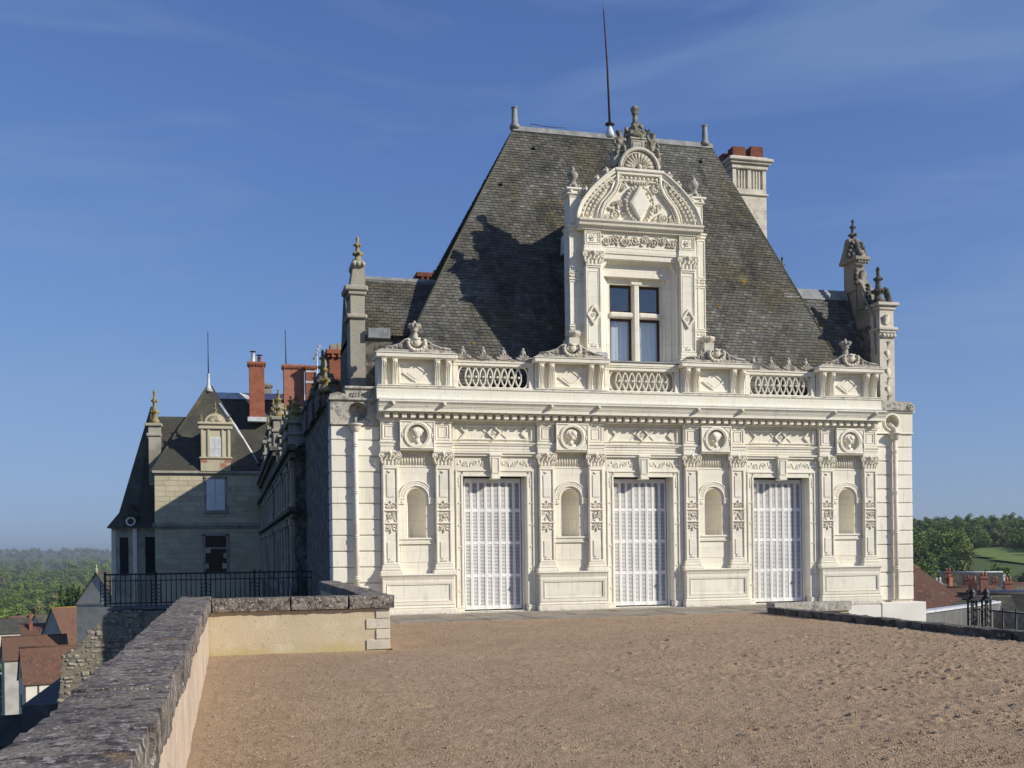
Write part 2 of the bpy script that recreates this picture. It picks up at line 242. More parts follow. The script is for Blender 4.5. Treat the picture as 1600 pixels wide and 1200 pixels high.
    def mesh(s, name):
        me = bpy.data.meshes.new(name); me.from_pydata(s.v, [], s.f); me.polygons.foreach_set('use_smooth', s.sm)
        b2 = bmesh.new(); b2.from_mesh(me); bmesh.ops.recalc_face_normals(b2, faces=b2.faces); b2.to_mesh(me); b2.free(); me.update(); return me
ORG = {}
def tag(o, label=None, cat=None, group=None, kind=None):
    if label: o['label'] = label
    if cat: o['category'] = cat
    if group: o['group'] = group
    if kind: o['kind'] = kind
    return o
def thing(name, loc, label, cat, group=None, rz=0.):
    o = bpy.data.objects.new(name, None); COL.objects.link(o); o.location = loc; o.rotation_euler = (0, 0, rz); o.empty_display_size = .3
    ORG[o] = Vector(loc); return tag(o, label, cat, group)
def ob(name, mb, m, parent=None, loc=None, rot=None, local=False):
    """mb in world coordinates when loc is None (unless local), else around loc"""
    me = mb if isinstance(mb, bpy.types.Mesh) else mb.mesh(name)
    if m and not me.materials: me.materials.append(MATS[m])
    o = bpy.data.objects.new(name, me); COL.objects.link(o)
    base = Vector((0, 0, 0)) if loc is None else Vector(loc)
    if parent is not None:
        o.parent = parent
        o.location = base if local else base-ORG[parent]
        ORG[o] = Vector((0, 0, 0)) if local else base
        if local: ORG[o] = Vector((0, 0, 0))
    else: o.location = base; ORG[o] = base
    if rot: o.rotation_euler = rot
    return o
def struct(o): o['kind'] = 'structure'; return o
def rough(mb, amp, sc=2., seed=0):
    from mathutils import noise as ns
    mb.v = [tuple(Vector(p)+ns.noise_vector(Vector(p)*sc+Vector((seed, 0, 0)))*amp) for p in mb.v]; return mb
def sub_box(x0, x1, y0, y1, z0, z1, cell, amp, sc, seed=0, chip=0.):
    """box with a subdivided, weathered surface"""
    b2 = bmesh.new(); bmesh.ops.create_cube(b2, size=1)
    for q in b2.verts: q.co = ((x0+x1)/2+q.co.x*(x1-x0), (y0+y1)/2+q.co.y*(y1-y0), (z0+z1)/2+q.co.z*(z1-z0))
    for ax in range(3):
        lo = (x0, y0, z0)[ax]; hi = (x1, y1, z1)[ax]; n = max(1, int((hi-lo)/cell))
        for k in range(1, n):
            p = [0, 0, 0]; p[ax] = lo+(hi-lo)*k/n; nn = [0, 0, 0]; nn[ax] = 1
            bmesh.ops.bisect_plane(b2, geom=list(b2.verts)+list(b2.edges)+list(b2.faces), plane_co=p, plane_no=nn)
    from mathutils import noise as ns
    c = Vector(((x0+x1)/2, (y0+y1)/2, (z0+z1)/2)); h = Vector(((x1-x0)/2, (y1-y0)/2, (z1-z0)/2))
    for q in b2.verts:
        dd = q.co-c; e = sorted(abs(abs(dd[i])-h[i]) < 1e-4 for i in range(3)); edge = sum(e) >= 2
        nv = ns.noise_vector(q.co*sc+Vector((seed, seed, 0)))*amp+ns.noise_vector(q.co*sc*3.1)*amp*.5
        if edge: nv += -dd.normalized()*chip*(.3+abs(ns.noise(q.co*sc*1.7+Vector((0, seed, 3))))*1.8)
        q.co += nv
    b2.verts.index_update(); mb = MB(); mb.add([tuple(q.co) for q in b2.verts], [tuple(q.index for q in fc.verts) for fc in b2.faces]); b2.free(); return mb
rng = random.Random(7)

# ================================================================== THE SETTING
def interp(t, pts):
    for (a, va), (b2, vb) in zip(pts, pts[1:]):
        if t <= b2:
            k = max(0, min(1, (t-a)/(b2-a))); k = k*k*(3-2*k); return va+(vb-va)*k
    return pts[-1][1]
LEFTP = [(0, -12), (60, -14), (130, -23), (200, -30), (400, -36), (2000, -38), (3600, -26), (5200, 16), (9000, 26)]
RIGHTP = [(0, -3.6), (62, -5.0), (120, -13), (200, -15), (290, -9), (420, 0.), (620, 9), (1000, 13), (3000, 18), (9000, 20)]
from mathutils import noise as ns
def terr(X, Y):
    dx, dy = X-CAM.x, Y-CAM.y; r = math.hypot(dx, dy); az = math.degrees(math.atan2(dx, dy))
    w = max(0, min(1, (az-8)/14)) if az > -120 else 0.
    if az > 120: w *= max(0, (180-az)/60)
    w = w*w*(3-2*w)
    h = interp(r, LEFTP)*(1-w)+interp(r, RIGHTP)*w
    return h+ns.noise(Vector((X, Y, 0))*.004)*min(5, r*.006)+ns.noise(Vector((X, Y, 9))*.02)*min(1.2, r*.002)
mb = MB(); NA = 240; rs = [0.5*1.095**k for k in range(110)]; rs = [r for r in rs if r < 9500]
vs = [(CAM.x, CAM.y, terr(CAM.x, CAM.y))]; fs = []
for r in rs:
    for k in range(NA):
        a = 2*math.pi*k/NA; X, Y = CAM.x+r*math.sin(a), CAM.y+r*math.cos(a); vs.append((X, Y, terr(X, Y)))
for k in range(NA): fs.append((0, 1+(k+1) % NA, 1+k))
for j in range(len(rs)-1):
    for k in range(NA): fs.append((1+j*NA+k, 1+j*NA+(k+1) % NA, 1+(j+1)*NA+(k+1) % NA, 1+(j+1)*NA+k))
mb.add(vs, fs, True); struct(ob('terrain', mb, 'terrain'))

# gravel terrace: displaced sheet
nr = np.random.RandomState(3)
def vnoise(x, y, cell, seed):
    q = np.random.RandomState(seed).rand(257, 257); gx, gy = x/cell, y/cell; ix, iy = np.floor(gx).astype(int), np.floor(gy).astype(int); fx, fy = gx-ix, gy-iy
    fx = fx*fx*(3-2*fx); fy = fy*fy*(3-2*fy); a = q[ix % 256, iy % 256]; b2 = q[(ix+1) % 256, iy % 256]; c = q[ix % 256, (iy+1) % 256]; d2 = q[(ix+1) % 256, (iy+1) % 256]
    return (a*(1-fx)+b2*fx)*(1-fy)+(c*(1-fx)+d2*fx)*fy-.5
DENTS = [(nr.uniform(-2.5, 10), nr.uniform(-21.5, -9), nr.uniform(.02, .05), nr.uniform(.02, .045)) for _ in range(4200)]
DENTS = [d2 for d2 in DENTS if nr.rand() < .06+.94*min(1, max(0, (d2[0]-1.5)/6))]
def grid(name, x0, x1, y0, y1, cell, amp=1., dents=True):
    nx, ny = int((x1-x0)/cell)+1, int((y1-y0)/cell)+1
    xs, ys = np.linspace(x0, x1, nx), np.linspace(y0, y1, ny); X, Y = np.meshgrid(xs, ys)
    Z = .03*vnoise(X, Y, 1.7, 1)+.014*vnoise(X, Y, .42, 2)+.012*vnoise(X+.3*Y, Y, .15, 3)+.07*np.maximum(vnoise(X+.2*Y, Y, .085, 4)-.22, 0)*(.35+.65*np.clip((X+1)/6, 0, 1))-.05*np.maximum(vnoise(X, Y*1.3, .11, 6)-.25, 0)*(.3+.7*np.clip((X+1)/6, 0, 1))+.016*vnoise(X, Y, .048, 5)
    if dents:
        for dx, dy, rr, dp in DENTS:
            ia, ib = np.searchsorted(xs, [dx-rr*3, dx+rr*3]); ja, jb = np.searchsorted(ys, [dy-rr*3, dy+rr*3])
            if ib > ia and jb > ja:
                q = ((X[ja:jb, ia:ib]-dx)/(rr*1.4))**2+((Y[ja:jb, ia:ib]-dy)/rr)**2; Z[ja:jb, ia:ib] -= dp*np.exp(-q*1.2)-.45*dp*np.exp(-(np.sqrt(q)-1.5)**2*3)
    e = np.minimum(np.minimum(X-x0, x1-X), np.minimum(Y-y0, y1-Y)); Z *= amp*np.clip(e/.12, .3, 1)
    v = np.stack([X, Y, Z-.012], -1).reshape(-1, 3); i = np.arange((nx-1)*(ny-1)); r, c = i//(nx-1), i % (nx-1); a = r*nx+c
    f = np.stack([a, a+1, a+nx+1, a+nx], -1)
    me = bpy.data.meshes.new(name); me.vertices.add(len(v)); me.vertices.foreach_set('co', v.ravel()); me.loops.add(f.size); me.loops.foreach_set('vertex_index', f.ravel())
    me.polygons.add(len(f)); me.polygons.foreach_set('loop_start', np.arange(len(f))*4); me.polygons.foreach_set('loop_total', np.full(len(f), 4)); me.polygons.foreach_set('use_smooth', np.ones(len(f), bool)); me.update(); me.validate()
    return me
struct(ob('terrace_ground', grid('terrace_ground', -2.86, 10.16, -21, -13.5, .023), 'gravel'))
struct(ob('terrace_ground', grid('terrace_ground', -2.86, 10.16, -13.5, -10.0, .034), 'gravel'))
struct(ob('terrace_ground', grid('terrace_ground', .12, 10.16, -10.0, -3.5, .06), 'gravel'))
struct(ob('terrace_ground', grid('terrace_ground', -2.86, 10.16, -48, -21.0, .25, 1, False), 'gravel'))
mb = MB()
mb.box(-3.3, 10.42, -48, -10.02, -14, -.06); mb.box(-.28, 10.42, -10.02, -4.0, -14, -.06); mb.box(-.28, 12.42, -4.0, .3, -14, -.06)
struct(ob('terrace_base', mb, 'rubble'))
mb = MB(); octv = [(1, 0, 0), (0, 1, 0), (-1, 0, 0), (0, -1, 0), (0, 0, 1), (0, 0, -1)]; octf = [(0, 1, 4), (1, 2, 4), (2, 3, 4), (3, 0, 4), (1, 0, 5), (2, 1, 5), (3, 2, 5), (0, 3, 5)]
for i in range(34000):
    y = -21+17*nr.rand()**1.7; x = nr.uniform(-2.7, 10.1) if y < -10.1 else nr.uniform(.3, 10.1)
    s2 = nr.uniform(.004, .010)*(1.7 if nr.rand() < .06 else 1); a = nr.uniform(0, 6.28); ca, sa = math.cos(a), math.sin(a); h = nr.uniform(.5, .9)
    mb.add([(x+s2*(p[0]*ca*1.3-p[1]*sa), y+s2*(p[0]*sa*1.3+p[1]*ca), .002+s2*p[2]*h) for p in octv], octf, True)
tag(ob('gravel_stones', mb, 'pebble'), 'loose tan gravel stones scattered over the terrace', 'gravel', kind='stuff')

# paving strip at the foot of the facade, slab by slab
pv = struct(ob('paving', MB().box(-.2, 12.35, -3.55, -.1, -.2, -.035), 'mortar')); x = .12; k = 0
while x < 12.3:
    w = rng.uniform(.9, 1.5); x1 = min(x+w, 12.33)
    for y0, y1 in ((-3.5, -2.45), (-2.44, -1.4), (-1.39, -.28)):
        ob('paving_slab', sub_box(x+.008, x1-.008, y0+.006, y1-.006, -.1, -.012+rng.uniform(-.008, .008), .3, .006, 3, k, .01), 'paving', pv); k += 1
    x = x1
struct(ob('lower_yard', MB().add([(10.42, -60, -3.4), (90, -60, -3.6), (90, 60, -4.6), (17.3, 40, -4.4), (17.3, -.2, -3.5), (10.42, -.2, -3.4)], [(0, 1, 2, 3, 4, 5)]), 'asphalt'))

# ------------------------------------------------------------------ parapets and kerbs
def coping_run(parent, axis, a0, a1, b0, b1, z0, z1, ln, cell, m='coping', seed=0, amp=.008):
    a = a0; k = seed
    while a < a1-.05:
        l2 = ln*rng.uniform(.8, 1.2); e = a+l2
        if a1-e < ln*.4: e = a1
        e = min(e, a1); dz = rng.uniform(-.008, .008); db = rng.uniform(-.01, .01); g2 = .007
        q = (a+g2, e-g2, b0+db, b1+db, z0, z1+dz) if axis == 'x' else (b0+db, b1+db, a+g2, e-g2, z0, z1+dz)
        ob('coping_stone', sub_box(*q, cell, amp, 4, k, .015), m, parent); a = e; k += 1
t = thing('parapet_wall', (-3.0, -28, 0), 'long low parapet with dark lichen-streaked coping stones beside the gravel', 'parapet')
ob('wall', sub_box(-3.16, -2.82, -46, -10.03, -13.5, .70, .35, .012, 1.5, 3), 'render_pink', t)
coping_run(t, 'y', -46, -24.5, -3.26, -2.785, .70, .92, 1.5, .1, seed=5)
coping_run(t, 'y', -24.5, -9.62, -3.26, -2.785, .70, .92, 1.35, .045, seed=40)
t = thing('low_wall', (-1.3, -10, 0), 'short cream rendered wall with lichened coping and toothed corner stones', 'wall')
ob('wall', sub_box(-2.85, .02, -10.0, -9.66, -.3, .68, .12, .005, 2, 8, .01), 'render_wall', t)
zq = 0.0
for k in range(4):
    zz = .68-(k+1)*.17; x0 = -.18 if k % 2 == 0 else -.34
    ob('quoin_stone', MB().box(x0+.008, .06, -10.022, -9.7, zz+.004, zz+.166, .008), 'quoin', t)
coping_run(t, 'x', -2.775, .14, -10.09, -9.60, .685, .895, 1.1, .05, seed=70)
t = thing('return_wall', (-.1, -5, 0), 'narrow return wall running from the low wall to the pavilion corner', 'wall')
ob('wall', MB().box(-.26, .02, -9.64, -.02, -13.4, .68), 'render_wall', t)
coping_run(t, 'y', -9.59, -.3, -.33, .14, .69, .895, 1.3, .07, m='coping', seed=90)
t = thing('terrace_kerb', (10.3, -14, 0), 'low dark mossy stone kerb along the outer edge of the gravel terrace', 'kerb')
coping_run(t, 'y', -46, -22, 10.18, 10.46, -.3, .14, 1.3, .15, m='stone_black', seed=120)
coping_run(t, 'y', -22, -3.95, 10.18, 10.46, -.3, .14, 1.2, .06, m='stone_black', seed=140, amp=.02)
t = thing('stone_slab', (11.4, -3.9, 0), 'thick pale weathered coping slab at the terrace corner above the dark kerb', 'slab')
ob('slab', sub_box(10.30, 12.42, -4.05, -3.62, .015, .235, .05, .008, 4, 33, .012), 'stone_top', t)
ob('wall', MB().box(10.36, 12.36, -4.0, -3.68, -3.6, .012), 'render_wall', t)

# ================================================================== THE PAVILION
C0 = 2.23; BAY = 4.2; PIERS = [C0+BAY*k for k in range(4)]; DOORS = [C0+BAY*(k+.5) for k in range(3)]
pav = thing('chateau_pavilion', (8.5, 0, 0), 'white stone Renaissance pavilion with steep slate roof and ornate central dormer', 'castle')
XL, XR, DEP = 0.04, 17.04, 9.4
# body: side and back walls, and the front wall with niche and door openings left open
mb = MB(); mb.box(XL, XL+.4, .5, DEP, -13, 5.5); mb.box(XR-.4, XR, .5, DEP, -13, 5.5); mb.box(XL+.4, XR-.4, DEP-.4, DEP, -13, 5.5); mb.box(XL+.02, XR-.02, .52, DEP-.42, 5.45, 5.52)
ob('wall', mb, 'stone_black', pav)
fw = MB()                                                # front wall, plane Y=0, pieces round the openings
DH = 3.57; HW = .87; NR = .255; NS = 1.97; NSP = 3.0
xs = [.9]
for k in range(4):
    c = PIERS[k]
    # under niche, beside niche, above niche as arch polygons
    xa_, xb_ = (1.31 if k == 0 else c-1.2), (15.79 if k == 3 else c+1.2)
    fw.box(xa_, xb_, 0, .5, -.3, NS-.001)
    fw.box(xa_, c-NR, 0, .5, NS, NSP); fw.box(c+NR, xb_, 0, .5, NS, NSP)
    arc = [(c+NR*math.cos(a), NSP+NR*math.sin(a)) for a in [math.pi*i/14 for i in range(15)]]
    fw.prism([(xb_, NSP), (xb_, 4.3), (c, 4.3), (c, NSP+NR)]+[p for p in arc[6::-1]], 0, .5)
    fw.prism([(c, NSP+NR), (c, 4.3), (xa_, 4.3), (xa_, NSP)]+[p for p in arc[:7:-1]], 0, .5)
    fw.box(xa_, xb_, 0, .5, 4.3, 5.5)
for c in DOORS:
    fw.box(c-.9+.0, c+.9, 0, .5, DH+.0, 5.5); fw.box(c-.9, c+.9, .0, .5, -.3, -.005)
ob('facade_wall', fw, 'stone', pav)
# niches: half-round shell with fluted head
nm = MB(); n = 14; vs = []; fs = []
for j, z in enumerate([NS, 2.2, 2.5, 2.8, NSP]):
    for k in range(n+1):
        a = math.pi*k/n; vs.append((NR*math.cos(a), NR*1.75*math.sin(a)*(.97 if k % 2 else 1), z))
for j in range(4):
    for k in range(n): fs.append((j*(n+1)+k, j*(n+1)+k+1, (j+1)*(n+1)+k+1, (j+1)*(n+1)+k))
o0 = len(vs)
for j in range(7):
    e = math.pi/2*j/6
    for k in range(n+1):
        a = math.pi*k/n; rr = NR*(.955 if k % 2 and j < 5 else 1); vs.append((rr*math.cos(a)*math.cos(e), 1.75*rr*math.sin(a)*math.cos(e), NSP+NR*math.sin(e)))
for j in range(6):
    for k in range(n): fs.append((o0+j*(n+1)+k, o0+j*(n+1)+k+1, o0+(j+1)*(n+1)+k+1, o0+(j+1)*(n+1)+k))
nm.add(vs, fs, True); nm.add([(NR*math.cos(math.pi*k/n), 1.75*NR*math.sin(math.pi*k/n), NS+.002) for k in range(n+1)], [tuple(range(n+1))])
nm = nm.mesh('niche')
ar = MB(); pts_o, pts_i = [], []
for i in range(25):
    a = math.pi*i/24; pts_o.append((.445*math.cos(a), NSP+.445*math.sin(a))); pts_i.append((.315*math.cos(a), NSP+.315*math.sin(a)))
for i in range(24):
    ar.prism([pts_o[i], pts_o[i+1], pts_i[i+1], pts_i[i]], -.035, .004)
    if 0 < i < 23:
        a = math.pi*(i+.5)/24; x, z = .385*math.cos(a), NSP+.385*math.sin(a); ar.ball(x, -.036, z, .016, n=5, m=3)
ar.tube([(.445*math.cos(math.pi*i/24), -.035, NSP+.445*math.sin(math.pi*i/24)) for i in range(25)], .018, 5); ar.tube([(.325*math.cos(math.pi*i/24), -.035, NSP+.325*math.sin(math.pi*i/24)) for i in range(25)], .014, 5)
for s in (-1, 1):
    ar.box(s*.315, s*.475, -.055, .004, 2.84, NSP-.005, .006); ar.box(s*.305, s*.485, -.07, .004, 2.96, NSP-.001, .006); ar.ball(s*.39, -.055, 2.9, .035, sy=.5)
    ar.box(s*.315, s*.46, -.022, .004, NS+.002, 2.835, .004)
ar = ar.mesh('niche_arch')
sil = MB().box(-.48, .48, -.07, .02, 1.915, 1.965, .01).box(-.47, .47, -.04, .02, 1.835, 1.912, .006).box(-.485, .485, -.06, .02, 1.80, 1.832, .006).mesh('niche_sill')
apr = MB().box(-.43, .43, -.012, .01, 1.33, 1.78, .004).mesh('apron_panel')
# pilaster (local: centre x=0, wall plane y=0)
PW = .205
def frame(mb, x0, x1, z0, z1, y, w, d=.02):            # raised moulding round a panel
    mb.box(x0, x1, y-d, y+.005, z0, z0+w, d*.4); mb.box(x0, x1, y-d, y+.005, z1-w, z1, d*.4); mb.box(x0, x0+w, y-d, y+.005, z0+w, z1-w, d*.4); mb.box(x1-w, x1, y-d, y+.005, z0+w, z1-w, d*.4)
pm = MB(); pm.box(-PW, PW, -.13, .01, 1.28, 3.80); frame(pm, -PW, PW, 1.28, 3.80, -.13, .055, .032)
pm.box(-.10, .10, -.150, -.13, 1.42, 1.86, .008); pm.box(-.10, .10, -.150, -.13, 3.02, 3.62, .008)
for zz in (2.33, 2.66): pm.box(-PW-.004, PW+.004, -.178, -.12, zz, zz+.035, .006)
pm.prism([(-.09, 1.36), (.09, 1.36), (.0, 1.46)], -.16, -.13); pm.prism([(-.07, 3.70), (.07, 3.70), (0, 3.64)], -.16, -.13)
pm = pm.mesh('pilaster')
pb = MB(); pb.box(-PW-.09, PW+.09, -.235, .01, 1.035, 1.12, .012); pb.box(-PW-.06, PW+.06, -.20, .01, 1.12, 1.19, .025); pb.box(-PW-.035, PW+.035, -.165, .01, 1.19, 1.235, .012); pb.prism([(-PW-.035, 1.235), (PW+.035, 1.235), (PW, 1.28), (-PW, 1.28)], -.162, .01); pb = pb.mesh('pilaster_base')
def carve_panel(mb, x0, x1, z0, z1, y, seed, dens=1., d=.03):
    q = random.Random(seed); w, h = x1-x0, z1-z0
    for i in range(int(14*dens)):
        x, z = q.uniform(x0+.1*w, x1-.1*w), q.uniform(z0+.1*h, z1-.1*h); k = q.random()
        if k < .4: mb.leaf(x, y, z, q.uniform(0, 6.28), q.uniform(.3, .5)*min(w, h), q.uniform(.15, .25)*min(w, h), d)
        elif k < .75: mb.spiral(x, y-d*.3, z, q.uniform(.10, .18)*min(w, h), 1.3, d*.45, q.choice((-1, 1)), q.uniform(0, 6))
        else: mb.ball(x, y, z, d*q.uniform(.5, .9), n=6, m=4)
def bouquet(mb, x, z, y, s, up=1, d=.03):
    for a in (-70, -35, 0, 35, 70): mb.leaf(x, y, z, R(90*up+a), s*(1-.004*abs(a)), s*.34, d)
    for a in (-50, 0, 50): mb.ball(x+math.sin(R(a))*s*.8, y-d*.6, z+up*math.cos(R(a))*s*.8, s*.11, n=6, m=4)
    mb.spiral(x-s*.3, y-d*.4, z+up*s*.1, s*.2, 1.3, d*.4, 1, 0); mb.spiral(x+s*.3, y-d*.4, z+up*s*.1, s*.2, 1.3, d*.4, -1, math.pi)
PANELS = []
for sd_ in range(3):
    cm = MB(); carve_panel(cm, -.14, .14, 2.38, 2.65, -.13, 31+sd_, 1.5, .034); bouquet(cm, 0, 2.74, -.13, .21, 1, .034); bouquet(cm, 0, 2.28, -.13, .21, -1, .034); PANELS.append(cm.mesh('carved_panel'))
def capital_mesh(w, z0, h, d, name='capital'):
    cp = MB(); cp.box(-w*.95, w*.95, -d*.9, .01, z0, z0+h*.12, .01); cp.box(-w*.92, w*.92, -d*.75, .01, z0+h*.12, z0+h*.82)
    for i, x in enumerate((-.72, -.24, .24, .72)): cp.leaf(x*w, -d*.75, z0+h*.13, R(90), h*.42, w*.52, d*.38, 1.3)
    for x in (-.48, 0, .48): cp.leaf(x*w, -d*.78, z0+h*.38, R(90), h*.36, w*.48, d*.5, 1.3)
    for s in (-1, 1):
        cp.spiral(s*w*1.02, -d*1.05, z0+h*.68, h*.19, 1.6, h*.05, -s, R(90)); cp.spiral(s*w*.36, -d*1.0, z0+h*.70, h*.13, 1.4, h*.045, s, R(90))
        cp.leaf(s*w*.9, -d*.8, z0+h*.2, R(90-s*25), h*.4, w*.4, d*.4)
    cp.box(-w*1.28, w*1.28, -d*1.3, .01, z0+h*.86, z0+h, .01); cp.box(-w*1.18, w*1.18, -d*1.15, .01, z0+h*.80, z0+h*.86, .006)
    cp.ball(0, -d*1.25, z0+h*.84, h*.12, n=8, m=5); cp.ball(0, -d*1.1, z0+h*.45, h*.07)
    return cp.mesh(name)
cap = capital_mesh(PW, 3.80, .43, .15)
# plinth block
def plinth_mesh():
    p = MB(); p.box(-.99, .99, -.27, .01, -.1, .13, .015); p.box(-.97, .97, -.255, .01, .13, .19, .02); p.box(-.94, .94, -.225, .01, .19, .86)
    frame(p, -.94, .94, .22, .86, -.225, .085, .02); frame(p, -.84, .84, .31, .77, -.225, .025, .03)
    p.box(-.95, .95, -.235, .01, .86, .89, .006); p.box(-.97, .97, -.255, .01, .95, .985, .01); p.box(-1.0, 1.0, -.285, .01, .985, 1.033, .012)
    p.box(-.93, .93, -.215, .01, .889, .95)
    for i in range(46): x = -.94+1.88*(i+.5)/46; p.box(x-.013, x+.013, -.245, -.2, .893, .946)
    for s in (-1, 1):
        for i in range(5): y = -.2+.2*i/5; p.box(s*.93, s*.955, y, y+.025, .893, .946)
    return p.mesh('pedestal_panel')
plm = plinth_mesh()
flt = MB(); flt.box(-.50, .50, -.015, .01, 3.80, 3.845, .006)
for i in range(13): x = -.48+.96*(i+.5)/13; flt.tube([(x, -.012, 3.87), (x, -.012, 4.17)], .022, 6)
flt = flt.mesh('fluted_band')
# entablature over a pier: blocks above each pilaster, medallion panel between
ent = MB()
for s in (1,):
    x = 0.
    ent.box(x-.25, x+.25, -.16, .01, 4.232, 4.33, .008); ent.box(x-.26, x+.26, -.175, .01, 4.33, 4.41, .008); ent.box(x-.275, x+.275, -.20, .01, 4.41, 4.47, .012)
    ent.box(x-.235, x+.235, -.145, .01, 4.47, 4.955); frame(ent, x-.2, x+.2, 4.50, 4.93, -.145, .04, .02); frame(ent, x-.12, x+.12, 4.57, 4.86, -.145, .02, .02); ent.box(x-.26, x+.26, -.185, .01, 4.955, 5.018, .012)
ent = ent.mesh('pier_entablature')
med = MB(); med.box(-.46, .46, -.245, .01, 4.225, 4.26, .01)
N2 = 32
def rect_pt(a, hx, hz):
    c, s = math.cos(a), math.sin(a); k = min(hx/abs(c) if abs(c) > 1e-6 else 9, hz/abs(s) if abs(s) > 1e-6 else 9); return (c*k, s*k)
zc = 4.615; vs = []; fs = []
angs = sorted([2*math.pi*i/N2 for i in range(N2)]+[math.atan2(.355, .44), math.pi-math.atan2(.355, .44), math.pi+math.atan2(.355, .44), 2*math.pi-math.atan2(.355, .44)]); N2 = len(angs)
for rr, y in (('r', -.245), (.285, -.245), (.285, -.10), (.0001, -.10)):
    for a in angs:
        if rr == 'r': p = rect_pt(a, .44, .355)
        else: p = (rr*math.cos(a), rr*math.sin(a))
        vs.append((p[0], y, zc+p[1]))
for j in range(3):
    for k in range(N2): fs.append((j*N2+k, j*N2+(k+1) % N2, (j+1)*N2+(k+1) % N2, (j+1)*N2+k))
med.add(vs, fs); med.box(-.44, -.30, -.24, .01, 4.26, 4.97); med.box(.30, .44, -.24, .01, 4.26, 4.97); med.box(-.3, .3, -.24, .01, 4.262, 4.325); med.box(-.3, .3, -.24, .01, 4.905, 4.97)
frame(med, -.46, .46, 4.26, 4.99, -.245, .04, .03)
med.tube([(.325*math.cos(2*math.pi*i/32), -.25, zc+.325*math.sin(2*math.pi*i/32)) for i in range(32)], .036, 7, True); med.tube([(.285*math.cos(2*math.pi*i/32), -.262, zc+.285*math.sin(2*math.pi*i/32)) for i in range(32)], .018, 5, True)
for s in (-1, 1):
    med.ball(s*.385, -.25, zc, .035); med.ball(s*.385, -.25, zc+.055, .022); med.ball(s*.385, -.25, zc-.055, .022)
    for q in (-1, 1): med.prism([(s*.42, zc+q*.32), (s*.42, zc+q*.17), (s*.25, zc+q*.32)], -.258, -.24)
med = med.mesh('medallion_panel')
def bust_mesh(seed, turn):
    q = random.Random(seed); m2 = MB(); y = -.15; m2.M = Matrix.Translation((0, -.12, zc-.02)) @ Matrix.Scale(1.3, 4) @ Matrix.Translation((0, .12, -zc+.02))
    m2.ball(0, y-.02, zc+.035, .095, .85, .85, 1.2, 12, 8)                       # head
    m2.ball(turn*.035, y-.05, zc+.075, .085, .95, .8, .8, 10, 6); m2.ball(-turn*.03, y-.01, zc+.06, .10, .95, .9, .95, 10, 6)
    m2.ball(turn*.085, y-.05, zc+.015, .022, 1.2, 1, 1.3); m2.ball(turn*.07, y-.05, zc-.04, .025, 1, 1, .8)   # nose, chin
    m2.tube([(0, y, zc-.02), (-turn*.01, y, zc-.11), (-turn*.015, y, zc-.17)], [.055, .055, .075], 8)
    m2.ball(-turn*.01, y+.01, zc-.20, .14, 1.15, .5, .5, 12, 6)
    for i in range(9): a = R(20+i*18); m2.ball(-turn*.02+.095*math.cos(a), y-.04, zc+.05+.085*math.sin(a), .03+.006*q.random(), n=6, m=4)
    return m2.mesh('bust')
for k, c in enumerate(PIERS):
    ob('niche', nm, 'stone', pav, (c, 0, 0)); na = ob('niche_arch', ar, 'stone', pav, (c, 0, 0)); ob('sill', sil, 'stone', na, (c, 0, 0)); ob('apron_panel', apr, 'stone', na, (c, 0, 0))
    ob('pedestal_panel', plm, 'stone', pav, (c, 0, 0)); ob('fluted_band', flt, 'stone', pav, (c, 0, 0)); [ob('pier_entablature', ent, 'stone', pav, (c+s_*.695, 0, 0)) for s_ in (-1, 1)]
    m2 = ob('medallion', med, 'stone', pav, (c, 0, 0)); ob('bust', bust_mesh(k, 1 if k % 2 else -1), 'stone', m2, (c, 0, 0))
    for s in (-1, 1):
        p = ob('pilaster', pm, 'stone', pav, (c+s*.695, 0, 0)); ob('base', pb, 'stone', p, (c+s*.695, 0, 0)); ob('capital', cap, 'stone', p, (c+s*.695, 0, 0)); tag(ob('carved_panel', PANELS[(k*2+(s > 0)) % 3], 'stone_carved', p, (c+s*.695, 0, 0)), kind='stuff')
# doors
dm = MB(); JW = .16
for s in (-1, 1):
    dm.box(s*HW, s*(HW+.055), -.055, .29, 0.16, DH+.055, .01); dm.box(s*(HW+.055), s*(HW+.15), -.03, .01, .16, DH+.14, .006); dm.box(s*(HW+.15), s*(HW+.20), -.06, .01, .16, DH+.18, .012)
    dm.box(s*(HW-.005), s*(HW+.205), -.085, .15, -.02, .16, .02); dm.box(s*(HW+.0), s*(HW+.2), -.10, .1, .10, .155, .02)
    dm.box(s*(HW+.21), s*(HW+.30), -.03, .01, .0, 4.1, .004)
    for i in range(6): dm.ball(s*(HW+.10), -.035, .55+i*.58, .03, sy=.6, n=8)
    dm.tube([(s*(HW+.1), -.03, DH-.28+.04*i) for i in range(8)], .018, 5)
dm.box(-HW, HW, -.055, .29, DH, DH+.055, .01); dm.box(-HW, HW, -.03, .01, DH+.056, DH+.13, .006); dm.box(-HW-.155, HW+.155, -.06, .01, DH+.131, DH+.18, .012)
dm.box(-HW-.2, HW+.2, -.025, .01, DH+.181, 4.085, .005); dm.box(-HW-.28, HW+.28, -.09, .01, 4.10, 4.16, .012); dm.box(-HW-.31, HW+.31, -.13, .01, 4.16, 4.215, .015)
dm.box(-HW, HW, .0, .3, -.1, .012, .01)
dm = dm.mesh('door_surround')
key = MB(); key.prism([(-.10, DH-.03), (.10, DH-.03), (.16, 4.12), (-.16, 4.12)], -.15, .0); frame(key, -.10, .10, DH+.08, 4.07, -.15, .025, .018); key.box(-.17, .17, -.18, .0, 4.10, 4.17, .012); key.box(-.12, .12, -.17, .1, DH-.07, DH-.02, .01); key = key.mesh('keystone')
lf = MB()
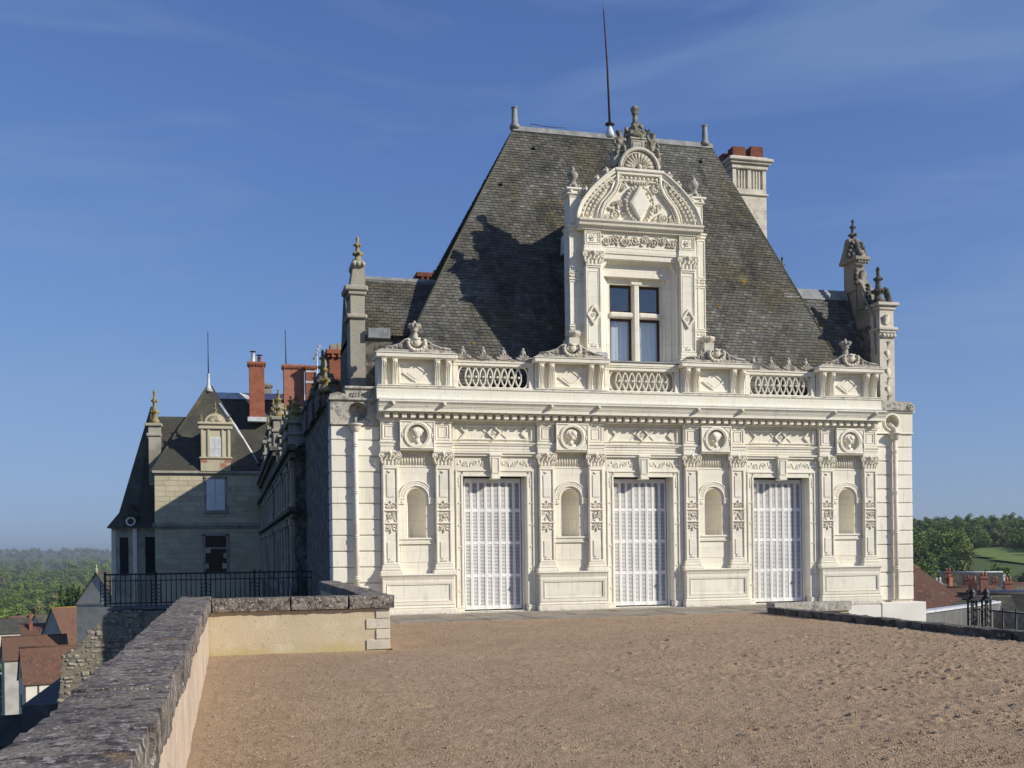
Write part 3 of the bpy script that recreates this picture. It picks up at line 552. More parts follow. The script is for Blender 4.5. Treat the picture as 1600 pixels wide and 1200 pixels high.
for s in (-1, 1):
    for i in range(3):
        x = s*(.30+i*.25); lf.spiral(x, -.032, 3.92, .085, 1.5, .012, s*(1 if i % 2 else -1), R(200)); lf.leaf(x+s*.1, -.025, 3.92, R(90*s*(1 if i % 2 else -1)), .1, .07, .015); lf.leaf(x-s*.08, -.025, 3.9, R(-90*s*(1 if i % 2 else -1)), .09, .06, .015)
    lf.ball(s*.24, -.03, 3.90, .03, sy=.7); lf.ball(s*.98, -.03, 3.90, .03, sy=.7)
lf = lf.mesh('lintel_relief')
arc_ = MB()                                              # architrave and frieze between the piers
AW = 1.16
for z0, z1, y in ((4.232, 4.30, -.045), (4.30, 4.385, -.06), (4.385, 4.43, -.09), (4.43, 4.465, -.11)): arc_.box(-AW, AW, y, .01, z0, z1, .008)
for z in (4.555, 4.895): arc_.box(-.86, .86, -.045, .01, z-.022, z+.022, .01)
for s in (-1, 1):
    for q in (-1, 1): arc_.prism([(s*.86, 4.725+q*.15), (s*.86, 4.725+q*.192), (s*.97, 4.725+q*.192), (s*.80, 4.725), (s*.73, 4.725)][::1], -.05, .005)
    arc_.box(s*1.0, s*1.13, -.05, .01, 4.52, 4.93, .01)
dia = [(0, .2), (.2, 0), (0, -.2), (-.2, 0)]
for k in range(4):
    a, b2 = dia[k], dia[(k+1) % 4]; arc_.prism([(a[0], 4.725+a[1]), (b2[0], 4.725+b2[1]), (b2[0]*.72, 4.725+b2[1]*.72), (a[0]*.72, 4.725+a[1]*.72)], -.075, .005)
arc_.spiral(0, -.03, 4.725, .06, 1.4, .015); arc_.ball(.03, -.03, 4.72, .03, sy=.6)
for s in (-1, 1):
    for q in (-1, 1): arc_.prism([(s*.2, 4.725+q*.015), (s*.36, 4.725+q*.17), (s*.40, 4.725+q*.17), (s*.25, 4.725+q*.015)], -.025, .005)
arc_.box(-AW, AW, -.03, .01, 4.955, 5.018, .01)
arc_ = arc_.mesh('architrave')
LW = 1.56/8
leafm = MB(); st = .035; z0, z1 = .045, DH-.03
for x0, x1 in ((0, st), (LW-st, LW)): leafm.box(x0, x1, -.018, .018, z0, z1, .003)
RZ = [z0, z0+.87, z0+1.74, z0+2.61, z1-.10]
tiers = [(z0+.10, .90), (.98, 1.77), (1.85, 2.64), (2.72, z1-.12)]
zz = [z0]+[b2 for a, b2 in tiers]; z_ = [a for a, b2 in tiers]+[z1]
for a, b2 in zip(zz, z_): leafm.box(st, LW-st, -.014, .014, a, b2, .003)
leafm = leafm.mesh('shutter_leaf')
slm = MB()
for a, b2 in tiers:
    n = 21
    for i in range(n):
        z = a+(b2-a)*(i+.5)/n; h = (b2-a)/n
        slm.add([(st, -.013, z-h*.34), (LW-st, -.013, z-h*.34), (LW-st, .006, z+h*.20), (st, .006, z+h*.20), (st, -.007, z-h*.38), (LW-st, -.007, z-h*.38), (LW-st, .012, z+h*.16), (st, .012, z+h*.16)], [(0, 1, 2, 3), (7, 6, 5, 4), (0, 4, 5, 1), (2, 6, 7, 3)])
slm = slm.mesh('louvre_slats')
for k, c in enumerate(DOORS):
    ds = ob('door_surround', dm, 'stone', pav, (c, 0, 0)); ob('keystone', key, 'stone', ds, (c, 0, 0)); tag(ob('lintel_relief', lf, 'stone', ds, (c, 0, 0)), kind='stuff')
    ob('architrave', arc_, 'stone', pav, (c, 0, 0))
    ob('door_back', MB().box(-.875, .875, .33, .36, 0, DH+.03), 'timber', ds, (c, 0, 0))
    d2 = ob('door', MB().box(-.87, -.80, .22, .29, .012, DH-.001, .004).box(.80, .87, .22, .29, .012, DH-.001, .004), 'paint_white', pav, (c, 0, 0))
    x = -.80+.02
    for i in range(8):
        an = R(5)*(1 if i % 2 else -1); y = .255-(0 if i % 2 else 0)+(.5*LW*math.sin(abs(an)))*(1 if i % 2 == 0 else -1)
        o = ob('shutter_leaf', leafm, 'paint_white', d2, (c+x, y, 0), (0, 0, an)); o2 = ob('louvre_slats', slm, 'paint_white', d2, (c+x, y, 0), (0, 0, an)); o2['kind'] = 'stuff'
        x += LW*math.cos(an)
# cornice and dentils
co = MB(); prof = [(.02, 5.018), (-.20, 5.018), (-.20, 5.05), (-.13, 5.05), (-.13, 5.185), (-.30, 5.185), (-.30, 5.205), (-.44, 5.205), (-.44, 5.30), (-.455, 5.30), (-.455, 5.325), (-.47, 5.33), (-.485, 5.37), (-.52, 5.42), (-.55, 5.44), (-.55, 5.475), (-.50, 5.487), (.02, 5.487)]
co.prism(prof, 1.22, 15.84, 'x'); cor = ob('cornice', co, 'stone', pav)
dent = MB().box(-.062, .062, -.335, -.12, 5.052, 5.183, .006).mesh('dentil'); nd = 64
for i in range(nd): ob('dentil', dent, 'stone', cor, (1.33+(15.74-1.33)*(i+.5)/nd, 0, 0))
lh = MB(); lh.ball(0, -.53, 5.395, .055, 1, 1, 1.1, 10, 6); lh.ball(0, -.575, 5.375, .032); lh.ball(-.045, -.535, 5.44, .022); lh.ball(.045, -.535, 5.44, .022)
for i in range(7): a = R(-30+i*40); lh.ball(.05*math.cos(a), -.515, 5.395+.055*math.sin(a), .024, n=6, m=4)
lh = lh.mesh('lion_head')
for c in PIERS:
    for s in (-1, 1): ob('lion_head', lh, 'stone_carved', cor, (c+s*.66, 0, 0))
ob('gutter_flashing', MB().prism([(-.545, 5.478), (-.52, 5.498), (-.1, 5.53), (-.1, 5.49)], 1.2, 15.86, 'x'), 'lead', cor)
# attic course and balustrade
at_ = MB(); at_.prism([(.45, 5.49), (-.30, 5.49), (-.30, 5.56), (-.27, 5.60), (-.25, 5.70), (-.25, 5.80), (-.28, 5.83), (-.28, 5.87), (.45, 5.87)], 1.2, 15.86, 'x'); ob('attic_course', at_, 'stone', pav)
con = MB()                                               # S-console
cp_ = [(-.04, 6.58), (-.30, 6.58), (-.335, 6.52), (-.32, 6.44), (-.27, 6.36), (-.22, 6.24), (-.185, 6.1), (-.175, 5.98), (-.19, 5.90), (-.04, 5.90)]
con.prism([(y, z) for y, z in cp_], -.06, .06, 'x')
for x in (-.045, 0, .045): con.tube([(x, y-.005, z) for y, z in cp_[2:9]], .013, 5)
con.box(-.075, .075, -.345, -.04, 6.55, 6.578, .005); con.ball(0, -.325, 6.50, .05, 1.3, .6, 1, 8, 5)
con = con.mesh('console')
pd = MB(); pd.box(-.98, .98, -.10, .40, 5.872, 6.585); pd.box(-1.02, 1.02, -.30, .42, 5.872, 5.90, .008)
frame(pd, -.44, .44, 5.95, 6.52, -.10, .05, .025)
for s in (-1, 1): frame(pd, s*.69-.05 if s > 0 else -.74, .74 if s > 0 else -.64, 5.95, 6.52, -.10, .02, .012)
D = [(0, .24), (.34, 0), (0, -.24), (-.34, 0)]
for k in range(4):
    a, b2 = D[k], D[(k+1) % 4]; pd.prism([(a[0], 6.235+a[1]), (b2[0], 6.235+b2[1]), (b2[0]*.8, 6.235+b2[1]*.8), (a[0]*.8, 6.235+a[1]*.8)], -.14, -.095)
pd.prism([(p[0]*.62, 6.235+p[1]*.62) for p in D], -.125, -.095)
pd = pd.mesh('balustrade_pedestal')
slab = MB(); slab.box(-1.06, 1.06, -.38, .44, 6.588, 6.70, .02); slab.box(-1.08, 1.08, -.40, .46, 6.70, 6.725, .01); slab = slab.mesh('pedestal_cap')
wt = MB(); wt.prism([(-1.04, 6.726), (1.04, 6.726), (.92, 6.80), (-.92, 6.80)], -.36, .40); wt.prism([(-.91, 6.80), (.91, 6.80), (.88, 6.84), (.62, 6.87), (.42, 6.94), (.28, 7.05), (.18, 7.08), (-.18, 7.08), (-.28, 7.05), (-.42, 6.94), (-.62, 6.87), (-.88, 6.84)], -.28, .25)
for s in (-1, 1):
    wt.tube([(s*.90, -.29, 6.845), (s*.62, -.29, 6.88), (s*.42, -.29, 6.95), (s*.28, -.29, 7.06), (s*.18, -.29, 7.09)], .026, 6)
    for i in range(4): wt.leaf(s*(.74-.13*i), -.28, 6.81+.02*i, R(90-s*50), .08+.02*i, .08, .03); 
    wt.spiral(s*.40, -.30, 6.90, .065, 1.4, .018, s, 0)
wt = wt.mesh('pedestal_pediment')
wr = MB()
for i in range(17): a = R(-200+i*220/16); wr.ball(.22*math.cos(a), -.36+.02*(i % 2), 6.97+.19*math.sin(a), .05+.012*(i % 2), n=7, m=5)
for i in range(7): wr.leaf(0, -.33, 6.92, R(20+i*23), .2, .1, .05)
wr.ball(0, -.34, 7.0, .12, 1.0, .6, 1.1, 10, 6); wr.tube([(-.1, -.38, 7.09), (0, -.41, 7.06), (.1, -.38, 7.09)], .025, 5)
wr = wr.mesh('wreath')
urn = MB(); urn.lathe([(.13, 7.05), (.13, 7.12), (.09, 7.15), (.085, 7.24), (.06, 7.30), (.11, 7.33), (.115, 7.36), (.07, 7.38), (.15, 7.42), (.165, 7.47), (.12, 7.52), (.05, 7.53)], 0, -.05, 12)
for i in range(9): a = 2*math.pi*i/9; urn.ball(.14*math.cos(a), -.05+.14*math.sin(a), 7.47, .055, .8, .8, 1.1, 6, 4)
urn.lathe([(.04, 7.5), (.05, 7.55), (.02, 7.60), (.0, 7.62)], 0, -.05, 8); urn = urn.mesh('urn')
bal = ob('balustrade', MB().box(1.26, 15.80, -.12, .25, 5.872, 5.895), 'stone', pav)
for k, c in enumerate(PIERS):
    ob('pedestal', pd, 'stone', bal, (c, 0, 0)); ob('pedestal_cap', slab, 'stone', bal, (c, 0, 0)); ob('pedestal_pediment', wt, 'stone_top', bal, (c, 0, 0)); ob('wreath', wr, 'stone_carved', bal, (c, 0, 0))
    if k in (0, 3): ob('urn', urn, 'stone_top', bal, (c, 0, 0))
    for x in (-.84, -.555, .555, .84): ob('console', con, 'stone', bal, (c+x, 0, 0))
ring = MB(); pts = []
for i in range(28): a = 2*math.pi*i/28; pts.append((.175*math.cos(a), -.01, 6.20+.285*math.sin(a)))
ring.tube(pts, .023, 6, True, 1.5); ring = ring.mesh('balustrade_ring')
knob = MB().ball(0, -.06, 6.195, .035, n=8).mesh('boss')
for k in range(3):
    c = DOORS[k]; x0, x1 = c-1.10, c+1.10
    rl = MB(); rl.box(x0, x1, -.09, .14, 6.475, 6.56, .01); rl.box(x0, x1, -.115, .16, 6.56, 6.60, .01); rl.box(x0, x1, -.10, .14, 5.895, 5.925, .01); rl.box(x0, x0+.14, -.08, .12, 5.9, 6.475, .01); rl.box(x1-.14, x1, -.08, .12, 5.9, 6.475, .01)
    ob('rail', rl, 'stone', bal)
    n = 9; sp = (2.2-.28-.36)/(n-1)
    for i in range(n): ob('balustrade_ring', ring, 'stone', bal, (x0+.14+.185+sp*i, 0, 0))
    for i in range(n-1): ob('boss', knob, 'stone', bal, (x0+.14+.185+sp*(i+.5), 0, 0))
    if k != 1:
        cr_ = MB(); n = 44; top = [(x0+(x1-x0)*i/n, 6.72+.03*math.cos(2*math.pi*4*(i/n)-math.pi)) for i in range(n+1)]
        cr_.prism([(x0, 6.601)]+[(x1, 6.601)]+top[::-1], -.07, .08)
        ob('crest', cr_, 'stone_top', bal)
        for i in range(4):
            sh = MB(); xx = x0+(x1-x0)*(i+.5)/4
            for a in (-75, -45, -15, 15, 45, 75): sh.leaf(0, -.07, 6.66, R(90+a), .22 if abs(a) < 50 else .28, .075, .05, .6)
            sh.ball(0, 0, 6.86, .085, 1, .8, 1.15, 10, 6); sh.ball(0, -.02, 6.96, .045)
            ob('shell', sh, 'stone_top', bal, (xx, 0, 0))
    else: ob('crest', MB().box(x0, x1, -.13, .3, 6.601, 6.68, .012), 'stone', bal)
# rusticated corner strips
for side, (xa, xb, px_) in enumerate(((XL, 1.30, .66), (15.80, XR, 16.40))):
    zz = [.0+.408*i for i in range(13)]; zz[-1] = 4.87
    back = ob('corner_strip', MB().box(xa+.015, xb, .05, .5, -.3, 4.9), 'stone', pav)
    for i in range(12):
        s2 = px_+(.05 if i % 2 else -.05)
        for x0, x1 in ((xa, px_), (px_, xb)): ob('stone_block', MB().box(x0+.001, x1-.001, .0, .06, zz[i]+.008, zz[i+1]-.008, .02), 'stone', back)
        e0, e1 = (xa, xa+.3) if side == 0 else (xb-.3, xb)
        if side == 0: ob('stone_block', MB().box(xa-.015, xa+.2, .08, .55, zz[i]+.008, zz[i+1]-.008, .02), 'stone', back)
    hd = MB(); s = -1 if side == 0 else 1
    hd.box(xa-(.03 if side == 0 else -.0), xb+(.0 if side == 0 else .03), -.05, .5, 4.872, 4.92, .012)
    hole = 24; cxh, czh, rh = px_+(.08 if side == 0 else -.06), 5.22, .24
    vs, fs = [], []; x0, x1 = xa, xb
    aa = [2*math.pi*i/hole for i in range(hole)]
    cor4 = [math.atan2(z-czh, x-cxh) % (2*math.pi) for x in (x0, x1) for z in (4.92, 5.5)]; aa = sorted(aa+cor4); nA = len(aa)
    def rp(a):
        c, s3 = math.cos(a), math.sin(a); tx = ((x1 if c > 0 else x0)-cxh)/c if abs(c) > 1e-9 else 1e9; tz = ((5.5 if s3 > 0 else 4.92)-czh)/s3 if abs(s3) > 1e-9 else 1e9; k2 = min(tx, tz); return cxh+c*k2, czh+s3*k2
    for rr, y in (('r', -.03), (rh, -.03), (rh, .22), (.001, .22)):
        for a in aa:
            p = rp(a) if rr == 'r' else (cxh+rr*math.cos(a), czh+rr*math.sin(a)); vs.append((p[0], y, p[1]))
    for j in range(3):
        for k in range(nA): fs.append((j*nA+k, j*nA+(k+1) % nA, (j+1)*nA+(k+1) % nA, (j+1)*nA+k))
    hd.add(vs, fs); hd.box(xa+.002, xb-.002, .23, .5, 4.92, 5.498); hd.box(xa, xa+.02, -.028, .24, 4.92, 5.498); hd.box(xb-.02, xb, -.028, .24, 4.92, 5.498)
    hd.box(xa-(.05 if side == 0 else 0), xb+(0 if side == 0 else .05), -.09, .5, 5.50, 5.56, .015)
    if side: hd.tube([(cxh+rh*math.cos(2*math.pi*i/24), -.035, czh+rh*math.sin(2*math.pi*i/24)) for i in range(24)], .04, 6, True)
    ob('corner_head', hd, 'stone' if side else 'stone_top', pav)
    tp = MB()
    if side == 0: tp.prism([(xa-.02, 5.561), (xb-.1, 5.561), (xb-.1, 5.84), (xa+.5, 5.86), (xa+.36, 5.80), (xa+.40, 5.66), (xa+.2, 5.72), (xa, 5.66)], -.02, .5); [tp.leaf(xa+.5+.08*i, -.02, 5.6, R(60+10*(i % 4)), .12, .09, .03) for i in range(7)]; tp.box(xa+.36, xb-.08, -.08, .5, 5.80, 5.87, .015)
    else: tp.prism([(xa+.06, 5.561), (xb+.02, 5.561)]+[(xb-.22+.24*math.cos(R(a)), 5.60+.22*math.sin(R(a))) for a in (0, 20, 40, 60, 80, 100)]+[(xa+.06, 5.84)], -.14, .5); tp.spiral(xb-.16, -.15, 5.66, .1, 1.5, .025)
    ob('corner_scroll', tp, 'stone_top', pav)
    # rainwater pipe
    pp = MB(); pxx = px_; py = -.10
    pp.tube([(pxx, py, -.1 if side == 0 else .0), (pxx, py, 4.76)], .062, 12)
    for z in (.95, 2.0, 3.15, 4.35): pp.lathe([(.062, -.05), (.078, -.04), (.078, -.015), (.068, -.01), (.068, .01), (.078, .015), (.078, .04), (.062, .05)], pxx, py, 12, z)
    pipe = ob('rainwater_pipe', pp, 'pipe', pav)
    hp = MB(); hp.lathe([(.06, 4.68), (.10, 4.72), (.145, 4.80), (.15, 4.85), (.205, 4.865), (.205, 4.895), (.12, 4.90)], pxx, py, 14); ob('hopper', hp, 'pipe', pipe)
    el = MB(); el.tube([(pxx, py, 4.88), (pxx, py, 5.02), (cxh, .0, 5.14), (cxh+.0, .15, 5.20), (cxh, .24, 5.2)], .05, 10); ob('elbow', el, 'pipe' if side else 'lead', pipe)
    if side: 
        wb = MB(); wb.box(15.75, 17.22, -.32, .5, -4, -.05, .012); ob('plinth', wb, 'stone_clean', pav)
ob('plinth', MB().box(12.3, 15.75, -.30, .3, -4, -.101, .012), 'stone_clean', pav); ob('plinth', MB().box(.06, 12.3, -.24, .3, -4, -.013), 'stone', pav)
for z in (4.75, 3.95): ob('side_moulding', MB().box(XR, XR+.22, .8, DEP, z, z+.08, .012).box(XR, XR+.12, .8, DEP, z-.07, z, .012), 'stone_top', pav)

# ------------------------------------------------------------------ the main roof
EY, EZ = .85, 5.95; RY, RZ_ = 4.5, 14.72; RX0, RX1 = 6.2, 12.83
kx = lambda z: (z-EZ)/(RZ_-EZ)
EL, ER = 1.55, 15.95; BY = 8.5
A = Vector((EL, EY, EZ)); B = Vector((ER, EY, EZ)); Cc = Vector((RX1, RY, RZ_)); Dd = Vector((RX0, RY, RZ_)); E2 = Vector((EL, BY, EZ)); F2 = Vector((ER, BY, EZ))
rf = MB(); rf.add([A, B, Cc, Dd, E2, F2], [(0, 1, 2, 3), (1, 5, 2), (5, 4, 3, 2), (4, 0, 3)]); roof = ob('roof', rf, 'slate_far', pav)
def slates(name, a, b2, c, d2, row=.108, wd=.165, seed=1, parent=None):
    """quad a(bl) b(br) c(tr) d(tl): overlapping slates, one mesh"""
    q = np.random.RandomState(seed); nrm = (b2-a).cross(d2-a).normalized(); ln = ((d2-a).length+(c-b2).length)/2; n = int(ln/row); V = []; Fc = []; T = []
    for j in range(n):
        t0, t1 = j/n, min(1.0, (j+1.12)/n); l0, r0 = a.lerp(d2, t0), b2.lerp(c, t0); l1, r1 = a.lerp(d2, t1), b2.lerp(c, t1); w0 = (r0-l0).length; m2 = max(2, int(w0/wd)); off = .5*(j % 2)
        xs = [0]+[max(0, min(1, (i+off+q.uniform(-.04, .04))/m2)) for i in range(1, m2)]+[1]
        for i in range(len(xs)-1):
            x0, x1 = xs[i]+.006/w0, xs[i+1]-.006/w0; dz = q.uniform(-.004, .006); lift = .022+q.uniform(0, .008); sg = q.uniform(-.012, .012)*(1 if q.rand() < .9 else 2.2)
            up = (l1-l0).normalized()*sg
            p0, p1, p2, p3 = l0.lerp(r0, x0)+up+nrm*lift, l0.lerp(r0, x1)+up+nrm*(lift+dz), l1.lerp(r1, x1)+nrm*.006, l1.lerp(r1, x0)+nrm*.006
            k = len(V); V += [p0, p1, p2, p3, p0-nrm*.016, p1-nrm*.016]; Fc += [(k, k+1, k+2, k+3), (k+4, k+5, k+1, k)]
            g2 = q.uniform(.72, 1.18)*(1.35 if q.rand() < .05 else 1); T += [(g2*q.uniform(.97, 1.03), g2, g2*q.uniform(.95, 1.04), 1)]*6
    me = bpy.data.meshes.new(name); me.from_pydata([tuple(p) for p in V], [], Fc); ca = me.color_attributes.new('tint', 'FLOAT_COLOR', 'POINT'); ca.data.foreach_set('color', np.array(T, 'f').ravel()); me.update()
    o = ob(name, me, 'slate', parent); o['kind'] = 'stuff'; return o
slates('roof_slates', A, B, Cc, Dd, parent=roof); slates('roof_slates', B, F2, Cc, Cc+Vector((-.001, .001, 0)), seed=2, parent=roof, row=.15, wd=.25); slates('roof_slates', E2, A, Dd, Dd+Vector((.001, .001, 0)), seed=3, parent=roof, row=.15, wd=.25)
rc = MB(); rc.prism([(RY-.11, RZ_-.13), (RY-.04, RZ_+.05), (RY+.04, RZ_+.05), (RY+.11, RZ_-.13), (RY+.05, RZ_-.1), (RY-.05, RZ_-.1)], RX0-.05, RX1+.06, 'x'); ob('ridge_cap', rough(rc, .01, 2), 'lead', roof)
hipm = MB(); hipm.tube([A+Vector((0, 0, .03)), A.lerp(Dd, .5)+Vector((-.01, 0, .03)), Dd+Vector((0, 0, -.05))], .035, 6); hipm.tube([B+Vector((0, 0, .03)), Cc+Vector((0, 0, -.05))], .035, 6); ob('hip_flashing', hipm, 'slate_far', roof)
for x in (RX0+.03, RX1-.2):
    kn = MB(); kn.lathe([(.16, -.05), (.15, .05), (.10, .12), (.085, .55), (.08, .56), (.105, .57), (.105, .61), (.06, .62)], x, RY, 12, RZ_+.02); ob('hip_knob', kn, 'lead', roof)
for p in ((6.75, 14.0), (12.35, 14.05), (5.55, 12.6)):
    y = EY+(RY-EY)*kx(p[1]); ob('roof_hook', MB().ball(p[0], y-.05, p[1], .055).tube([(p[0], y, p[1]), (p[0], y-.08, p[1]+.06)], .02, 5), 'iron', roof)
wire = MB(); wire.tube([(6.75, RY, RZ_+.05), (6.75, RY, RZ_+.16), (7.3, RY, RZ_+.12), (7.9, RY, RZ_+.14), (7.9, RY, RZ_+.02)], .012, 4); ob('ridge_wire', wire, 'iron', roof)
t = thing('lightning_rod', (9.36, RY, RZ_), 'tall thin rust-red lightning rod standing on the slate roof ridge', 'lightning rod')
ob('base', MB().lathe([(.16, -.06), (.13, .1), (.05, .30), (.03, .34)], 9.36, RY, 12, RZ_+.02), 'lead_white', t); ob('collar', MB().lathe([(.03, 0), (.15, .02), (.15, .06), (.05, .1)], 9.36, RY, 12, RZ_+.34), 'iron', t)
ob('rod', MB().tube([(9.36, RY, RZ_+.36), (9.30, RY, RZ_+2.3), (9.20, RY, RZ_+4.0)], [.04, .032, .02], 8), 'rust', t); ob('tip', MB().tube([(9.20, RY, RZ_+3.99), (9.16, RY, RZ_+4.8)], [.016, .006], 6), 'lead', t)
# big chimney behind the right hip
ch = MB(); cx0, cx1, cy0, cy1 = 14.35, 15.62, 6.0, 7.1
ch.box(cx0, cx1, cy0, cy1, 7.5, 13.95); ch.box(cx0-.06, cx1+.06, cy0-.06, cy1+.06, 13.72, 13.80, .02); ch.box(cx0-.05, cx1+.05, cy0-.05, cy1+.05, 14.62, 14.78, .02); ch.box(cx0-.13, cx1+.13, cy0-.13, cy1+.13, 14.78, 14.86, .02); ch.box(cx0-.2, cx1+.2, cy0-.2, cy1+.2, 14.86, 14.98, .03); ch.box(cx0-.05, cx1+.05, cy0-.05, cy1+.05, 14.98, 15.06, .02)
ch.box(cx0+.06, cx1-.06, cy0+.06, cy1-.06, 13.95, 14.62)
for x in (cx0, (cx0+cx1)/2-.07, cx1-.14): ch.box(x, x+.14, cy0, cy0+.1, 13.95, 14.62, .01)
for x0, x1 in ((cx0+.14, (cx0+cx1)/2-.07), ((cx0+cx1)/2+.07, cx1-.14)):
    for i in range(1, 4): x = x0+(x1-x0)*i/4; ch.box(x-.03, x+.03, cy0+.02, cy0+.1, 13.95, 14.62, .01)
for z in (13.2, 12.6, 12.0, 11.4): ch.box(cx0-.004, cx1+.004, cy0-.004, cy1+.004, z, z+.56, .01)
cho = ob('chimney', ch, 'stone_carved', roof)
for x0, x1, h, y in ((cx0+.06, cx0+.58, .36, cy0+.1), (cx0+.74, cx0+1.24, .42, cy0+.1), (cx0-.06, cx0+.3, .30, cy0+.62)): ob('chimney_pot', MB().prism([(x0, 15.06), (x1, 15.06), (x1-.03, 15.06+h), (x0+.03, 15.06+h)], y, y+.42), 'terracotta', cho)

# ------------------------------------------------------------------ the central dormer
DC = 8.58; DY = .12
dor = MB()
dor.box(DC-1.62, DC-.98, DY+.22, 1.3, 6.0, 10.3); dor.box(DC+.98, DC+1.62, DY+.22, 1.3, 6.0, 10.3); dor.box(DC-1.3, DC+1.3, 1.1, 2.6, 8.0, 10.3); dor.box(DC-.98, DC+.98, DY+.22, 1.0, 9.15, 10.3); dor.box(DC-.98, DC+.98, DY+.1, 1.2, 6.0, 6.74, .01)
dor.prism([(DC-1.5, 10.3), (DC+1.5, 10.3), (DC+1.4, 10.9), (DC+1.0, 11.35), (DC+.45, 11.85), (DC-.45, 11.85), (DC-1.0, 11.35), (DC-1.4, 10.9)], DY+.35, 3.2)
dm_ = ob('dormer', dor, 'stone', pav)
# deep reveal, splayed, and lintel
rv = MB()
for s in (-1, 1): rv.add([(DC+s*1.12, DY+.12, 6.74), (DC+s*.80, DY+.42, 6.74), (DC+s*.80, DY+.42, 9.56), (DC+s*1.12, DY+.12, 9.56)], [(0, 1, 2, 3)]); rv.box(DC+s*1.10, DC+s*1.18, DY+.02, DY+.3, 6.74, 9.56, .01); rv.tube([(DC+s*1.0, DY+.25, 6.74), (DC+s*1.0, DY+.25, 9.4)], .025, 6); rv.tube([(DC+s*.88, DY+.36, 6.74), (DC+s*.88, DY+.36, 9.3)], .025, 6)
rv.add([(DC-1.12, DY+.12, 9.56), (DC+1.12, DY+.12, 9.56), (DC+.80, DY+.42, 9.30), (DC-.80, DY+.42, 9.30)], [(0, 1, 2, 3)])
rv.box(DC-.83, DC+.83, DY+.40, DY+.6, 8.98, 9.32); rv.box(DC-.83, DC-.76, DY+.40, DY+.6, 6.74, 8.98); rv.box(DC+.76, DC+.83, DY+.40, DY+.6, 6.74, 8.98); rv.box(DC-.13, DC+.13, DY+.36, DY+.42, 9.02, 9.31, .01)
for s in (-1, 1): rv.prism([(DC+s*1.12, 9.56), (DC+s*.92, 9.56), (DC+s*.97, 9.44), (DC+s*1.05, 9.32), (DC+s*1.12, 9.15)], DY+.06, DY+.3)
rv.box(DC-1.16, DC+1.16, DY-.02, DY+.3, 9.561, 9.76, .012); rv.box(DC-1.14, DC+1.14, DY-.05, DY+.3, 9.70, 9.752, .01)
ob('reveal', rv, 'stone', dm_)
cross = MB(); cross.box(DC-.085, DC+.085, DY+.30, DY+.55, 6.745, 8.98, .03); cross.box(DC-.76, DC-.09, DY+.32, DY+.55, 8.05, 8.20, .03); cross.box(DC+.09, DC+.76, DY+.32, DY+.55, 8.05, 8.20, .03); cross.box(DC-.16, DC+.16, DY+.28, DY+.44, 8.96, 9.04, .015); ob('mullion_cross', cross, 'stone', dm_)
for s in (-1, 1):
    for z0, z1 in ((6.78, 8.04), (8.21, 8.97)):
        x0, x1 = (DC+.09, DC+.755) if s > 0 else (DC-.755, DC-.09)
        fr = MB(); w = .06
        fr.box(x0, x1, DY+.50, DY+.56, z0, z0+w, .006); fr.box(x0, x1, DY+.50, DY+.56, z1-w, z1, .006); fr.box(x0, x0+w, DY+.50, DY+.56, z0+w, z1-w, .006); fr.box(x1-w, x1, DY+.50, DY+.56, z0+w, z1-w, .006)
        ob('window_frame', fr, 'wood_brown', dm_); ob('pane', MB().box(x0+w, x1-w, DY+.525, DY+.532, z0+w, z1-w), 'glass', dm_)
        if z0 < 7:
            cu = MB(); n = 14; vs = []; 
            for i in range(n+1):
                x = x0+.04+(x1-x0-.08)*i/n; y = DY+.60+.012*math.sin(i*1.9)
                vs += [(x, y, z0), (x, y, z1)]
            cu.add(vs, [(2*i, 2*i+2, 2*i+3, 2*i+1) for i in range(n)], True); ob('curtain', cu, 'curtain', dm_)
ob('window_recess', MB().box(DC-.83, DC+.83, DY+.7, DY+.75, 6.74, 9.0), 'dark_room', dm_)
ob('sill', MB().box(DC-1.15, DC+1.15, DY-.28, DY+.7, 6.69, 6.735, .01), 'lead', dm_)
# pilasters with diamonds
dp = MB(); w = .225; dp.box(-w, w, -.06, .25, 7.06, 9.33); frame(dp, -w, w, 7.06, 9.33, -.06, .05, .028); frame(dp, -w+.07, w-.07, 7.2, 9.2, -.06, .02, .012)
for k in range(4):
    a, b2 = dia[k], dia[(k+1) % 4]; q = 1.15; dp.prism([(a[0]*q*.9, 8.0+a[1]*q*1.2), (b2[0]*q*.9, 8.0+b2[1]*q*1.2), (b2[0]*q*.6, 8.0+b2[1]*q*.85), (a[0]*q*.6, 8.0+a[1]*q*.85)], -.12, -.05)
dp.spiral(0, -.08, 8.0, .07, 1.4, .018); dp.prism([(-.09, 7.14), (.09, 7.14), (0, 7.24)], -.09, -.05)
dp = dp.mesh('pilaster'); dpb = MB().box(-.30, .30, -.16, .2, 6.728, 6.86, .015).box(-.27, .27, -.13, .2, 6.86, 6.95, .03).box(-.245, .245, -.09, .2, 6.95, 7.06, .02).mesh('base'); dcap = capital_mesh(.235, 9.33, .43, .12)
eb = MB(); eb.box(-.26, .26, -.07, .2, 9.762, 9.90, .012); eb.box(-.24, .24, -.05, .2, 9.90, 10.31); frame(eb, -.24, .24, 9.92, 10.30, -.05, .035, .02); frame(eb, -.18, .18, 9.97, 10.25, -.05, .025, .02)
for i in range(6): eb.leaf(0, -.05, 10.11, R(60*i), .1, .07, .03)
eb.ball(0, -.08, 10.11, .03); eb = eb.mesh('rosette_block')
for s in (-1, 1):
    p = (DC+s*1.39, DY, 0); o = ob('pilaster', dp, 'stone', dm_, p); ob('pilaster_base', dpb, 'stone', dm_, p); ob('capital', dcap, 'stone', dm_, p); ob('rosette_block', eb, 'stone', dm_, p)
